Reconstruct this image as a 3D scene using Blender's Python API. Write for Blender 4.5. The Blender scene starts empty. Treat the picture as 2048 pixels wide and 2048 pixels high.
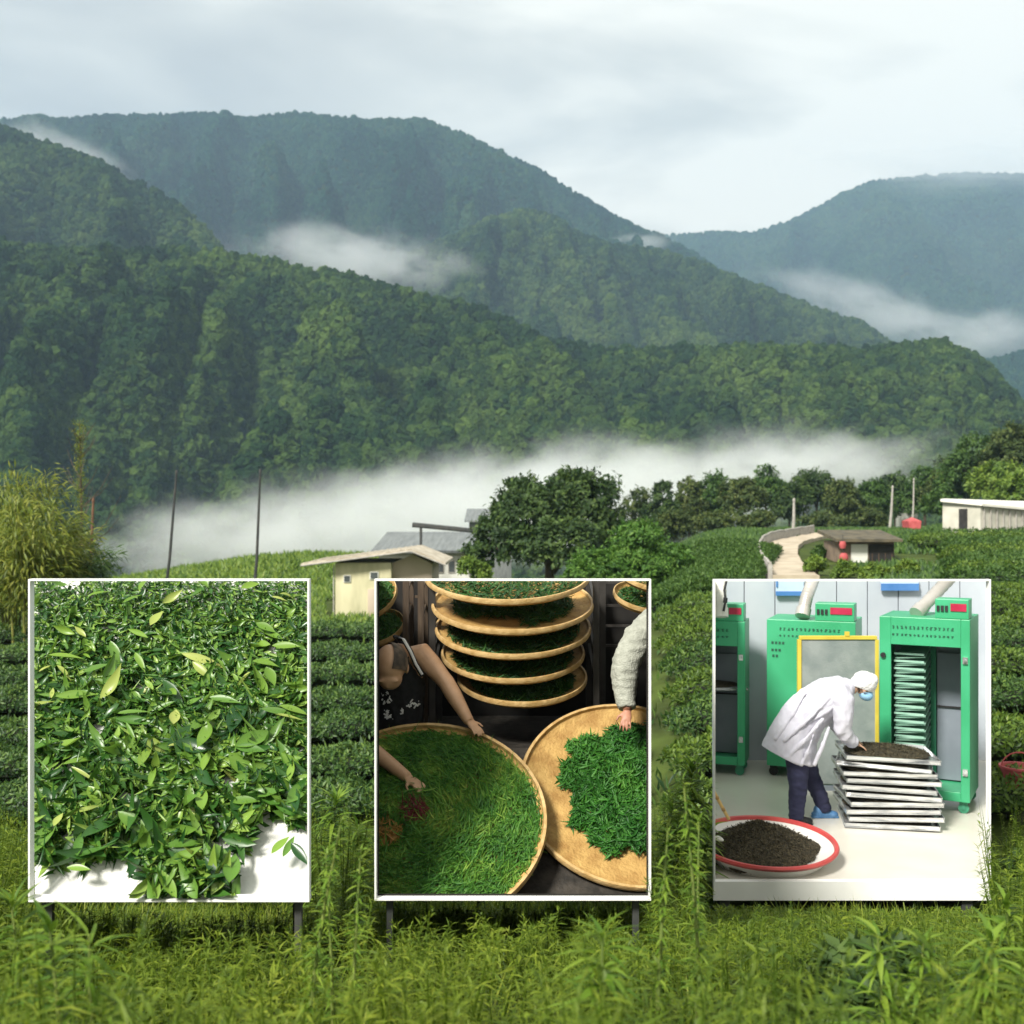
import bpy, bmesh, math, random
import numpy as np
from mathutils import Vector, Matrix, noise as mnoise

# ------------------------------------------------------------------ camera, world, sun, exposure
scene = bpy.context.scene
COL = scene.collection
R = math.radians
random.seed(7)
RNG = np.random.default_rng(11)

cam_data = bpy.data.cameras.new('camera')
cam = bpy.data.objects.new('camera', cam_data)
COL.objects.link(cam)
cam_data.sensor_width = 36.0
cam_data.lens = 18.0 / math.tan(R(25))
cam_data.clip_start = 0.05
cam_data.clip_end = 20000
cam.location = (0, 0, 0)
cam.rotation_euler = (R(90), 0, 0)
scene.camera = cam
cam_data.dof.use_dof = True
cam_data.dof.focus_distance = 7.6
cam_data.dof.aperture_fstop = 2.8
K = math.tan(R(25)) / 1024.0            # metres per source pixel at one metre

SUN_EL, SUN_AZ = 43, 217                # azimuth measured from +Y towards +X: behind and left of the viewer
w = bpy.data.worlds.new('World')
scene.world = w
w.use_nodes = True
nt = w.node_tree
nt.nodes.clear()
out = nt.nodes.new('ShaderNodeOutputWorld')
sky = nt.nodes.new('ShaderNodeTexSky')
sky.sky_type = 'NISHITA'
sky.sun_disc = False
sky.sun_elevation = R(SUN_EL)
sky.sun_rotation = R(SUN_AZ)
bg1 = nt.nodes.new('ShaderNodeBackground'); bg1.inputs[1].default_value = 0.12
bg2 = nt.nodes.new('ShaderNodeBackground'); bg2.inputs[1].default_value = 1.0
mix = nt.nodes.new('ShaderNodeMixShader'); mix.inputs[0].default_value = 0.96
tc = nt.nodes.new('ShaderNodeTexCoord')
mp = nt.nodes.new('ShaderNodeMapping'); mp.inputs['Scale'].default_value = (1.0, 1.0, 3.2)
mp.inputs['Location'].default_value = (3.35, 0.2, 0.62)
ns = nt.nodes.new('ShaderNodeTexNoise'); ns.inputs['Scale'].default_value = 2.3
ns.inputs['Detail'].default_value = 7; ns.inputs['Roughness'].default_value = 0.5
ns.inputs['Distortion'].default_value = 0.5
rp = nt.nodes.new('ShaderNodeValToRGB')
rp.color_ramp.elements[0].position = 0.36; rp.color_ramp.elements[0].color = (0.31, 0.303, 0.278, 1)
rp.color_ramp.elements[1].position = 0.60; rp.color_ramp.elements[1].color = (0.63, 0.605, 0.525, 1)
e = rp.color_ramp.elements.new(0.49); e.color = (0.43, 0.42, 0.372, 1)
L = nt.links.new
L(tc.outputs['Generated'], mp.inputs[0]); L(mp.outputs[0], ns.inputs['Vector'])
L(ns.outputs['Fac'], rp.inputs[0]); L(rp.outputs[0], bg2.inputs[0]); L(sky.outputs[0], bg1.inputs[0])
L(bg1.outputs[0], mix.inputs[1]); L(bg2.outputs[0], mix.inputs[2]); L(mix.outputs[0], out.inputs[0])

sd = bpy.data.lights.new('sun', 'SUN')
sd.energy = 3.4
sd.angle = R(12)
sd.color = (1.0, 0.96, 0.88)
sun = bpy.data.objects.new('sun', sd)
COL.objects.link(sun)
az, el = R(SUN_AZ), R(SUN_EL)
to_sun = Vector((math.sin(az) * math.cos(el), math.cos(az) * math.cos(el), math.sin(el)))
sun.rotation_euler = to_sun.to_track_quat('Z', 'Y').to_euler()

scene.view_settings.view_transform = 'Standard'
scene.view_settings.look = 'None'
scene.view_settings.exposure = 1.05
scene.view_settings.gamma = 1.0
scene.cycles.use_denoising = True
scene.cycles.max_bounces = 6
scene.cycles.transparent_max_bounces = 6
scene.cycles.volume_bounces = 4
scene.cycles.volume_step_rate = 1.0
scene.cycles.volume_max_steps = 256

# ------------------------------------------------------------------ helpers
def W(px, py, d):                       # source pixel and depth -> world point
    return Vector(((px - 1024) * K * d, d, (1024 - py) * K * d))
def Dp(x, y, d):                        # the same in 1932-pixel reading coordinates
    return W(x * 2048 / 1932, y * 2048 / 1932, d)
S_ = 1 / 2.972
def P1c(cx, cy, d): return W(60 + cx * S_, 1150 + cy * S_, d)
def P2c(cx, cy, d): return W(740 + cx * S_, 1150 + cy * S_, d)
def P3c(cx, cy, d): return W(1415 + cx * S_, 1150 + cy * S_, d)

def tag(o, label=None, cat=None, group=None, kind=None):
    if label: o['label'] = label
    if cat: o['category'] = cat
    if group: o['group'] = group
    if kind: o['kind'] = kind
    return o
def empty(name, loc, label=None, cat=None, group=None):
    o = bpy.data.objects.new(name, None)
    o.empty_display_size = 0.1
    COL.objects.link(o); o.location = loc
    return tag(o, label, cat, group)
def link(name, me, mat, parent=None):
    o = bpy.data.objects.new(name, me)
    COL.objects.link(o)
    if mat is not None:
        me.materials.clear(); me.materials.append(mat)
    if parent is not None:
        o.parent = parent
        o.matrix_parent_inverse = Matrix.Translation(parent.location).inverted()
    return o

class MB:
    """collects shapes, builds one mesh object in world coordinates"""
    def __init__(self): self.v = []; self.f = []
    def add(self, vs, fs):
        n = len(self.v); self.v += [tuple(p) for p in vs]; self.f += [tuple(i + n for i in q) for q in fs]; return self
    def box(self, c, s, rot=None):
        c = Vector(c); hx, hy, hz = s[0] / 2, s[1] / 2, s[2] / 2
        ps = [Vector((x, y, z)) for x in (-hx, hx) for y in (-hy, hy) for z in (-hz, hz)]
        if rot is not None: ps = [rot @ p for p in ps]
        return self.add([c + p for p in ps], [(0, 1, 3, 2), (4, 6, 7, 5), (0, 4, 5, 1), (2, 3, 7, 6), (0, 2, 6, 4), (1, 5, 7, 3)])
    def hexa(self, a, b):               # two quads (lists of four points) joined
        return self.add(list(a) + list(b), [(0, 3, 2, 1), (4, 5, 6, 7), (0, 1, 5, 4), (1, 2, 6, 5), (2, 3, 7, 6), (3, 0, 4, 7)])
    def tube(self, pts, radii, n=10, ry=None, up=(0, 0, 1), caps=True):
        pts = [Vector(p) for p in pts]
        if not hasattr(radii, '__len__'): radii = [radii] * len(pts)
        if ry is None: ry = radii
        elif not hasattr(ry, '__len__'): ry = [ry] * len(pts)
        vs = []; up = Vector(up); prev = None
        for i, p in enumerate(pts):
            a = pts[max(0, i - 1)]; b = pts[min(len(pts) - 1, i + 1)]
            t = (b - a).normalized()
            u = up - t * up.dot(t) if prev is None else prev - t * prev.dot(t)
            if u.length < 1e-3:
                u = Vector((1, 0, 0)) - t * t.x
                if u.length < 1e-3: u = Vector((0, 1, 0)) - t * t.y
            u.normalize(); s = t.cross(u); prev = u
            for k in range(n):
                q = 2 * math.pi * k / n
                vs.append(p + u * (radii[i] * math.cos(q)) + s * (ry[i] * math.sin(q)))
        fs = []
        for i in range(len(pts) - 1):
            for k in range(n):
                fs.append((i * n + k, i * n + (k + 1) % n, (i + 1) * n + (k + 1) % n, (i + 1) * n + k))
        if caps:
            fs.append(tuple(range(n - 1, -1, -1))); fs.append(tuple(range((len(pts) - 1) * n, len(pts) * n)))
        return self.add(vs, fs)
    def ball(self, c, r, n=14, m=10, rot=None):
        if not hasattr(r, '__len__'): r = (r, r, r)
        c = Vector(c); vs = []
        for i in range(m + 1):
            th = math.pi * min(max(i / m, 0.004), 0.996)
            for k in range(n):
                q = 2 * math.pi * k / n
                p = Vector((r[0] * math.sin(th) * math.cos(q), r[1] * math.sin(th) * math.sin(q), r[2] * math.cos(th)))
                vs.append(c + (rot @ p if rot is not None else p))
        fs = [(i * n + k, (i + 1) * n + k, (i + 1) * n + (k + 1) % n, i * n + (k + 1) % n) for i in range(m) for k in range(n)]
        fs.append(tuple(range(n))); fs.append(tuple(range((m + 1) * n - 1, m * n - 1, -1)))
        return self.add(vs, fs)
    def lathe(self, prof, M, n=48):     # profile of (r, z), turned about M's z axis
        vs = [M @ Vector((r * math.cos(2 * math.pi * k / n), r * math.sin(2 * math.pi * k / n), z)) for r, z in prof for k in range(n)]
        fs = [(i * n + k, i * n + (k + 1) % n, (i + 1) * n + (k + 1) % n, (i + 1) * n + k) for i in range(len(prof) - 1) for k in range(n)]
        return self.add(vs, fs)
    def build(self, name, mat, parent=None, smooth=True, bevel=0.0, clip=None):
        me = bpy.data.meshes.new(name)
        me.from_pydata(self.v, [], self.f); me.update()
        if bevel > 0:
            bm = bmesh.new(); bm.from_mesh(me)
            es = [e for e in bm.edges if len(e.link_faces) == 2 and e.calc_face_angle(0) > 0.6]
            bmesh.ops.bevel(bm, geom=es, offset=bevel, segments=2, affect='EDGES', profile=0.5, clamp_overlap=True)
            bm.to_mesh(me); bm.free()
        if clip: clip_mesh(me, clip)
        if smooth:
            me.polygons.foreach_set('use_smooth', np.ones(len(me.polygons), bool)); 
            try: me.set_sharp_from_angle(angle=R(38))
            except Exception: pass
        return link(name, me, mat, parent)

def clip_mesh(me, planes):
    bm = bmesh.new(); bm.from_mesh(me)
    for co, no in planes:
        bmesh.ops.bisect_plane(bm, geom=bm.verts[:] + bm.edges[:] + bm.faces[:], dist=1e-5, plane_co=co, plane_no=no, clear_outer=True)
    bm.to_mesh(me); bm.free()

def remesh(mb, name, mat, parent, voxel, smooth=4, clip=None, fac=0.5, wrinkle=None):
    """one continuous skin round all shapes in mb"""
    o = mb.build('tmp', None, None, smooth=False)
    m = o.modifiers.new('r', 'REMESH'); m.mode = 'VOXEL'; m.voxel_size = voxel
    s = o.modifiers.new('s', 'SMOOTH'); s.factor = fac; s.iterations = smooth
    dg = bpy.context.evaluated_depsgraph_get(); dg.update()
    me = bpy.data.meshes.new_from_object(o.evaluated_get(dg))
    old = o.data
    bpy.data.objects.remove(o); bpy.data.meshes.remove(old)
    me.name = name
    if wrinkle:                          # cloth creases: ridged noise along the normals, stretched along one axis
        amp, sc, st_ = wrinkle
        for v, nn in zip(me.vertices, [x.normal.copy() for x in me.vertices]):
            q = Vector((v.co.x * sc * st_[0], v.co.y * sc * st_[1], v.co.z * sc * st_[2]))
            v.co += nn * amp * (1 - 2 * abs(mnoise.fractal(q, 1.0, 2.0, 3)))
    if clip: clip_mesh(me, clip)
    me.polygons.foreach_set('use_smooth', np.ones(len(me.polygons), bool))
    return link(name, me, mat, parent)

def np_mesh(name, verts, faces, rnd=None):
    """verts (N,3), faces (M,4) -> mesh, with a per-vertex random float 'rnd'"""
    me = bpy.data.meshes.new(name)
    n, m, k = len(verts), len(faces), faces.shape[1]
    me.vertices.add(n); me.vertices.foreach_set('co', verts.astype(np.float32).ravel())
    me.loops.add(m * k); me.loops.foreach_set('vertex_index', faces.astype(np.int32).ravel())
    me.polygons.add(m); me.polygons.foreach_set('loop_start', np.arange(0, m * k, k, dtype=np.int32))
    me.update(calc_edges=True)
    if rnd is not None:
        a = me.attributes.new('rnd', 'FLOAT', 'POINT'); a.data.foreach_set('value', rnd.astype(np.float32))
    return me

def norm(a): return a / np.maximum(np.linalg.norm(a, axis=-1, keepdims=True), 1e-9)
def leaves(pos, ax, up, Ln, Wd, nseg=2, bend=0.2, fold=0.15, shape=0.8, rnd=None, twist=None):
    """many leaves as arrays: base pos, axis ax, face normal up"""
    N = len(pos); ax = norm(ax); side = norm(np.cross(ax, up)); up = np.cross(side, ax)
    Ln = np.broadcast_to(Ln, (N,)); Wd = np.broadcast_to(Wd, (N,)); bend = np.broadcast_to(bend, (N,))
    rows = []
    for j in range(nseg + 1):
        t = j / nseg
        wv = max(0.04, math.sin(math.pi * t ** shape)) if nseg > 1 else 1.0
        c = pos + ax * (Ln * t)[:, None] - up * (Ln * bend * t * t)[:, None]
        s2, u2 = side, up
        if twist is not None:
            a = (twist * t)[:, None]; s2 = side * np.cos(a) + up * np.sin(a); u2 = up * np.cos(a) - side * np.sin(a)
        hw = (Wd * wv * 0.5)[:, None]
        rows += [c - s2 * hw + u2 * hw * fold, c - u2 * hw * fold, c + s2 * hw + u2 * hw * fold]
    V = np.stack(rows, 1)                              # N, 3*(nseg+1), 3
    nv = V.shape[1]; F = []
    for j in range(nseg):
        b = 3 * j
        F += [(b, b + 1, b + 4, b + 3), (b + 1, b + 2, b + 5, b + 4)]
    F = np.array(F)[None] + (np.arange(N) * nv)[:, None, None]
    if rnd is None: rnd = RNG.random(N)
    return V.reshape(-1, 3), F.reshape(-1, 4), np.repeat(rnd, nv)
def cat_leaves(parts):
    V, F, Q = [], [], []; n = 0
    for v, f, q in parts:
        V.append(v); F.append(f + n); Q.append(q); n += len(v)
    return np.concatenate(V), np.concatenate(F), np.concatenate(Q)
def rdir(n):
    return norm(RNG.normal(size=(n, 3)))
def leaf_obj(name, arr, mat, parent=None, clip=None):
    me = np_mesh(name, *arr)
    if clip: clip_mesh(me, clip)
    return link(name, me, mat, parent)

# ------------------------------------------------------------------ materials
MATS = {}
def mat(name, c1, c2=None, scale=6.0, rough=0.7, bump=0.0, bscale=None, metal=0.0, spec=0.4, stretch=None, detail=5, lo=0.35, hi=0.65):
    if name in MATS: return MATS[name]
    m = bpy.data.materials.new(name); m.use_nodes = True; n = m.node_tree; l = n.links.new
    b = n.nodes['Principled BSDF']
    b.inputs['Roughness'].default_value = rough; b.inputs['Metallic'].default_value = metal
    b.inputs['Specular IOR Level'].default_value = spec
    tcn = n.nodes.new('ShaderNodeTexCoord'); src = tcn.outputs['Object']
    if stretch:
        mpn = n.nodes.new('ShaderNodeMapping'); mpn.inputs['Scale'].default_value = stretch
        l(src, mpn.inputs[0]); src = mpn.outputs[0]
    if c2 is None: c2 = tuple(min(1, x * 1.18) for x in c1)
    nz = n.nodes.new('ShaderNodeTexNoise'); nz.inputs['Scale'].default_value = scale; nz.inputs['Detail'].default_value = detail
    l(src, nz.inputs['Vector'])
    cr = n.nodes.new('ShaderNodeValToRGB')
    cr.color_ramp.elements[0].position = lo; cr.color_ramp.elements[0].color = (*c1, 1)
    cr.color_ramp.elements[1].position = hi; cr.color_ramp.elements[1].color = (*c2, 1)
    l(nz.outputs['Fac'], cr.inputs[0]); l(cr.outputs[0], b.inputs['Base Color'])
    if bump > 0:
        nb = n.nodes.new('ShaderNodeTexNoise'); nb.inputs['Scale'].default_value = bscale or scale * 4; nb.inputs['Detail'].default_value = 6
        l(src, nb.inputs['Vector'])
        bp = n.nodes.new('ShaderNodeBump'); bp.inputs['Strength'].default_value = bump; bp.inputs['Distance'].default_value = 0.02
        l(nb.outputs['Fac'], bp.inputs['Height']); l(bp.outputs[0], b.inputs['Normal'])
    MATS[name] = m; return m

def leafmat(name, cols, trans=0.35, rough=0.5, nscale=0.0, namp=0.0, spec=0.35):
    """leaf colours by the per-leaf random number; a patchy large-scale hue drift; light comes through"""
    if name in MATS: return MATS[name]
    m = bpy.data.materials.new(name); m.use_nodes = True; n = m.node_tree; l = n.links.new
    b = n.nodes['Principled BSDF']; o = n.nodes['Material Output']
    b.inputs['Roughness'].default_value = rough; b.inputs['Specular IOR Level'].default_value = spec
    at = n.nodes.new('ShaderNodeAttribute'); at.attribute_name = 'rnd'
    f = at.outputs['Fac']
    if namp > 0:
        g = n.nodes.new('ShaderNodeNewGeometry'); nz = n.nodes.new('ShaderNodeTexNoise')
        nz.inputs['Scale'].default_value = nscale; nz.inputs['Detail'].default_value = 2
        l(g.outputs['Position'], nz.inputs['Vector'])
        mm = n.nodes.new('ShaderNodeMath'); mm.operation = 'MULTIPLY_ADD'; mm.inputs[1].default_value = namp; mm.inputs[2].default_value = -namp / 2
        l(nz.outputs['Fac'], mm.inputs[0])
        ad = n.nodes.new('ShaderNodeMath'); ad.operation = 'ADD'; ad.use_clamp = True
        l(f, ad.inputs[0]); l(mm.outputs[0], ad.inputs[1]); f = ad.outputs[0]
    cr = n.nodes.new('ShaderNodeValToRGB')
    el_ = cr.color_ramp.elements
    while len(el_) < len(cols): el_.new(0.5)
    for i, c in enumerate(cols):
        el_[i].position = i / (len(cols) - 1); el_[i].color = (*c, 1)
    l(f, cr.inputs[0]); l(cr.outputs[0], b.inputs['Base Color'])
    t = n.nodes.new('ShaderNodeBsdfTranslucent'); l(cr.outputs[0], t.inputs[0])
    mx = n.nodes.new('ShaderNodeMixShader'); mx.inputs[0].default_value = trans
    l(b.outputs[0], mx.inputs[1]); l(t.outputs[0], mx.inputs[2]); l(mx.outputs[0], o.inputs[0])
    MATS[name] = m; return m

def volmat(name, color, density, nscale=None, soft=1.0, lo=0.4, hi=0.7, aniso=0.0, nstretch=(1, 1, 1), seed=0.0):
    m = bpy.data.materials.new(name); m.use_nodes = True; n = m.node_tree; l = n.links.new
    n.nodes.clear()
    o = n.nodes.new('ShaderNodeOutputMaterial'); v = n.nodes.new('ShaderNodeVolumePrincipled')
    v.inputs['Color'].default_value = (*color, 1); v.inputs['Density'].default_value = density; v.inputs['Anisotropy'].default_value = aniso
    l(v.outputs[0], o.inputs['Volume'])
    if nscale:
        t = n.nodes.new('ShaderNodeTexCoord')
        le = n.nodes.new('ShaderNodeVectorMath'); le.operation = 'LENGTH'; l(t.outputs['Object'], le.inputs[0])
        fr = n.nodes.new('ShaderNodeMapRange'); fr.interpolation_type = 'SMOOTHSTEP'
        fr.inputs[1].default_value = 1.0; fr.inputs[2].default_value = 0.15; fr.inputs[3].default_value = 0; fr.inputs[4].default_value = 1
        l(le.outputs['Value'], fr.inputs[0])
        mp_ = n.nodes.new('ShaderNodeMapping'); mp_.inputs['Scale'].default_value = nstretch; mp_.inputs['Location'].default_value = (seed, seed * 1.7, seed * .6)
        l(t.outputs['Object'], mp_.inputs[0])
        nz = n.nodes.new('ShaderNodeTexNoise'); nz.inputs['Scale'].default_value = nscale; nz.inputs['Detail'].default_value = 6; nz.inputs['Roughness'].default_value = .58
        l(mp_.outputs[0], nz.inputs['Vector'])
        # density follows smoothstep(noise + falloff)
        ad = n.nodes.new('ShaderNodeMath'); ad.operation = 'MULTIPLY_ADD'; l(fr.outputs[0], ad.inputs[0]); ad.inputs[1].default_value = soft
        n3 = n.nodes.new('ShaderNodeMath'); n3.operation = 'MULTIPLY_ADD'; n3.inputs[1].default_value = 2.2; n3.inputs[2].default_value = -.6
        l(nz.outputs['Fac'], n3.inputs[0]); l(n3.outputs[0], ad.inputs[2])
        mr = n.nodes.new('ShaderNodeMapRange'); mr.interpolation_type = 'SMOOTHSTEP'
        mr.inputs[1].default_value = lo + 0.0; mr.inputs[2].default_value = hi; mr.inputs[3].default_value = 0; mr.inputs[4].default_value = density
        l(ad.outputs[0], mr.inputs[0])
        mu = n.nodes.new('ShaderNodeMath'); mu.operation = 'MULTIPLY'; l(mr.outputs[0], mu.inputs[0]); l(fr.outputs[0], mu.inputs[1])
        l(mu.outputs[0], v.inputs['Density'])
    return m
# ------------------------------------------------------------------ ground
PA = np.array([(-60, 1.5), (-8, -0.55), (0, -0.9), (13, -4.54), (16, -4.42), (30, -3.5), (33, -3.9), (40, -5.0), (55, -6.1), (75, -6.5), (100, -7.5), (160, -18), (400, -34), (9000, -34)], float)
PB = np.array([(-60, 1.5), (-8, -0.55), (0, -0.9), (13, -4.5), (18, -3.8), (30, -2.7), (45, -2.5), (60, -1.8), (75, -1.5), (100, -1.7), (130, -2.2), (200, -14), (400, -34), (9000, -34)], float)
def sstep(x, a, b):
    t = np.clip((x - a) / (b - a), 0, 1); return t * t * (3 - 2 * t)
def H(x, y):
    x = np.asarray(x, float); y = np.asarray(y, float)
    u = x / np.maximum(y, 6.0)
    wgt = sstep(u, 0.055, 0.20)
    z = np.interp(y, PA[:, 0], PA[:, 1]) * (1 - wgt) + np.interp(y, PB[:, 0], PB[:, 1]) * wgt
    z = z + 3.4 * np.exp(-((x + 17) / 17) ** 2 - ((y - 98) / 13) ** 2)          # the grassy bank behind the house
    z = z + 1.6 * sstep(u, 0.36, 0.50) * sstep(y, 75, 110) * (1 - sstep(y, 130, 200)) * 2.2
    return z + 0.05 * np.sin(x * 1.3 + y * .7) * np.sin(y * .9)
def Hf(x, y): return float(H(x, y))

ys = np.concatenate([np.linspace(-60, 0, 14), np.linspace(1, 60, 110), np.geomspace(61.5, 9000, 110)])
us = np.linspace(-1.25, 1.25, 131)
V = []
for y in ys:
    hx = us * (abs(y) + 14)
    V.append(np.stack([hx, np.full_like(hx, y), H(hx, y)], 1))
V = np.concatenate(V); nu = len(us)
i, j = np.meshgrid(np.arange(len(ys) - 1), np.arange(nu - 1), indexing='ij')
a = (i * nu + j).ravel()
F = np.stack([a, a + 1, a + nu + 1, a + nu], 1)
me = np_mesh('ground', V, F)
me.polygons.foreach_set('use_smooth', np.ones(len(F), bool))
ground_mat = mat('soil_and_turf', (0.030, 0.040, 0.012), (0.07, 0.10, 0.022), scale=0.9, rough=0.95, bump=0.6, bscale=9, detail=8, spec=0.1)
ground = tag(link('ground', me, ground_mat), kind='structure')

# ------------------------------------------------------------------ hills with their forest
def sil_interp(pts, n, scale=2.2, amp=2.0, seed=0):
    pts = np.array(pts, float)
    xs = np.linspace(pts[0, 0], pts[-1, 0], n)
    yv = np.interp(xs, pts[:, 0], pts[:, 1])
    k = np.ones(5) / 5
    yv[2:-2] = np.convolve(yv, k, 'valid')
    yv = yv + np.array([amp * mnoise.fractal(Vector((x * 0.02 * scale, seed, 0)), 0.9, 2.1, 4) for x in xs])
    return xs, yv

def hill(name, label, pts, D, base=-36, depth=0.45, n=170, rows=46, rough=0.12, gul=1.0, seed=0.0, power=1.15, m=None):
    xs, yv = sil_interp(pts, n, seed=seed)
    V = []
    for ri in range(rows + 8):
        for x, yy in zip(xs, yv):
            u = (x - 966) * K * 2048 / 1932
            Dr = D * (1 + 0.05 * mnoise.noise(Vector((u * 5, seed, 3.3))))
            zr = (966 - yy) * K * 2048 / 1932 * Dr
            if ri <= rows:
                t = ri / rows
                Y = Dr * (1 - depth * (1 - t)); q = t
            else:
                t = 1 - (ri - rows) / 8
                Y = Dr * (1 + depth * 0.9 * (1 - t)); q = t
            z = base + (zr - base) * q ** power
            X = u * Y
            hgt = zr - base
            s = 3.2 / max(hgt, 30) * gul
            p = Vector((X * s, Y * s * .75, seed * 7.1)); ps = Vector((X * s * 1.5 + .35 * mnoise.noise(p * 2), Y * s * .30, seed * 3.3))
            ng = .45 * (1 - 2.4 * abs(mnoise.fractal(ps, .8, 2.1, 3))) + .55 * (mnoise.ridged_multi_fractal(p, 0.9, 2.1, 4, 0.9, 2.0) - 1.0)
            z += hgt * rough * ng * math.sin(math.pi * min(1, q)) ** 0.8
            z += hgt * 0.035 * mnoise.fractal(p * 3.5, 0.9, 2.0, 3) * min(1, (1 - q) * 6) * min(1, q * 6)
            V.append((X, Y, z))
    V = np.array(V); R_ = rows + 8
    i, j = np.meshgrid(np.arange(R_ - 1), np.arange(n - 1), indexing='ij')
    a = (i * n + j).ravel()
    F = np.stack([a, a + 1, a + n + 1, a + n], 1)
    me = np_mesh(name, V, F)
    me.polygons.foreach_set('use_smooth', np.ones(len(F), bool))
    o = link(name, me, m or hill_mat)
    return tag(o, label, None, None, 'structure')

hill_mat = mat('forest_floor', (0.012, 0.022, 0.008), (0.030, 0.048, 0.014), scale=0.03, rough=1.0, bump=0.0, spec=0.0)

def crown_mat(name, cols, nscale):
    m = leafmat(name, cols, trans=0.0, rough=0.9, spec=0.05)
    n = m.node_tree; l = n.links.new
    at = [x for x in n.nodes if x.type == 'ATTRIBUTE'][0]; cr = [x for x in n.nodes if x.type == 'VALTORGB'][0]
    oi = n.nodes.new('ShaderNodeObjectInfo'); g = n.nodes.new('ShaderNodeNewGeometry')
    nz = n.nodes.new('ShaderNodeTexNoise'); nz.inputs['Scale'].default_value = nscale; nz.inputs['Detail'].default_value = 4; nz.inputs['Roughness'].default_value = .65
    l(g.outputs['Position'], nz.inputs['Vector'])
    ma = n.nodes.new('ShaderNodeMath'); ma.operation = 'MULTIPLY_ADD'; ma.inputs[1].default_value = 0.55; ma.inputs[2].default_value = -0.78
    l(oi.outputs['Random'], ma.inputs[0])
    ad = n.nodes.new('ShaderNodeMath'); ad.operation = 'MULTIPLY_ADD'; ad.use_clamp = True; ad.inputs[1].default_value = 2.0
    l(nz.outputs['Fac'], ad.inputs[0]); l(ma.outputs[0], ad.inputs[2])
    for lk in list(cr.inputs[0].links): n.links.remove(lk)
    l(ad.outputs[0], cr.inputs[0])
    n2 = n.nodes.new('ShaderNodeTexNoise'); n2.inputs['Scale'].default_value = 1.3; n2.inputs['Detail'].default_value = 4
    l(g.outputs['Position'], n2.inputs['Vector'])
    bp = n.nodes.new('ShaderNodeBump'); bp.inputs['Strength'].default_value = 1.0; bp.inputs['Distance'].default_value = 2.0
    l(n2.outputs['Fac'], bp.inputs['Height'])
    b = n.nodes['Principled BSDF']; l(bp.outputs[0], b.inputs['Normal'])
    return m

def forest(hobj, label, density, r, m, seed=1):
    """woods covering a hillside: one mass of crowns instanced on the hill's own surface"""
    o = bpy.data.objects.new('forest', hobj.data); COL.objects.link(o)
    tag(o, label, 'forest', None, 'stuff')
    g = bpy.data.node_groups.new('forest_scatter', 'GeometryNodeTree')
    g.interface.new_socket('Geometry', in_out='INPUT', socket_type='NodeSocketGeometry')
    g.interface.new_socket('Geometry', in_out='OUTPUT', socket_type='NodeSocketGeometry')
    N, l = g.nodes.new, g.links.new
    gi, go = N('NodeGroupInput'), N('NodeGroupOutput')
    ds = N('GeometryNodeDistributePointsOnFaces'); ds.inputs['Density'].default_value = density; ds.inputs['Seed'].default_value = seed
    l(gi.outputs[0], ds.inputs['Mesh'])
    ip = N('GeometryNodeInstanceOnPoints'); l(ds.outputs['Points'], ip.inputs['Points'])
    jn = N('GeometryNodeGeometryToInstance')
    for q in range(5):
        ic = N('GeometryNodeMeshIcoSphere'); ic.inputs['Radius'].default_value = r; ic.inputs['Subdivisions'].default_value = 4
        sp = N('GeometryNodeSetPosition'); l(ic.outputs['Mesh'], sp.inputs['Geometry'])
        po = N('GeometryNodeInputPosition'); nz = N('ShaderNodeTexNoise'); nz.noise_dimensions = '4D'
        nz.inputs['W'].default_value = 3.1 * q + seed; nz.inputs['Scale'].default_value = 1.15 / r; nz.inputs['Detail'].default_value = 3; nz.inputs['Roughness'].default_value = .7
        l(po.outputs[0], nz.inputs['Vector'])
        sb = N('ShaderNodeVectorMath'); sb.operation = 'SUBTRACT'; l(nz.outputs['Color'], sb.inputs[0]); sb.inputs[1].default_value = (.5, .5, .42)
        sc = N('ShaderNodeVectorMath'); sc.operation = 'SCALE'; l(sb.outputs[0], sc.inputs[0]); sc.inputs['Scale'].default_value = r * 2.1
        l(sc.outputs[0], sp.inputs['Offset'])
        sm = N('GeometryNodeSetMaterial'); sm.inputs['Material'].default_value = m; l(sp.outputs[0], sm.inputs[0])
        l(sm.outputs[0], jn.inputs[0])
    l(jn.outputs[0], ip.inputs['Instance']); ip.inputs['Pick Instance'].default_value = True
    rv = N('FunctionNodeRandomValue'); rv.data_type = 'FLOAT_VECTOR'
    rv.inputs[0].default_value = (.55, .55, .6); rv.inputs[1].default_value = (1.35, 1.35, 1.5)
    l(rv.outputs[0], ip.inputs['Scale'])
    rr = N('FunctionNodeRandomValue'); rr.data_type = 'FLOAT_VECTOR'
    rr.inputs[0].default_value = (-.3, -.3, 0); rr.inputs[1].default_value = (.3, .3, 6.28)
    l(rr.outputs[0], ip.inputs['Rotation'])
    l(ip.outputs[0], go.inputs[0])
    md = o.modifiers.new('scatter', 'NODES'); md.node_group = g
    return o

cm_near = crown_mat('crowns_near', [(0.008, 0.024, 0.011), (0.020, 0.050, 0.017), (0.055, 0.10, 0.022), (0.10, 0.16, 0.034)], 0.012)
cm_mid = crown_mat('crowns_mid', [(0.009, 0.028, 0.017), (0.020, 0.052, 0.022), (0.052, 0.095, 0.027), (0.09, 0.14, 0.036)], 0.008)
cm_far = crown_mat('crowns_far', [(0.006, 0.034, 0.030), (0.013, 0.055, 0.038), (0.028, 0.082, 0.042), (0.050, 0.10, 0.046)], 0.005)

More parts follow.
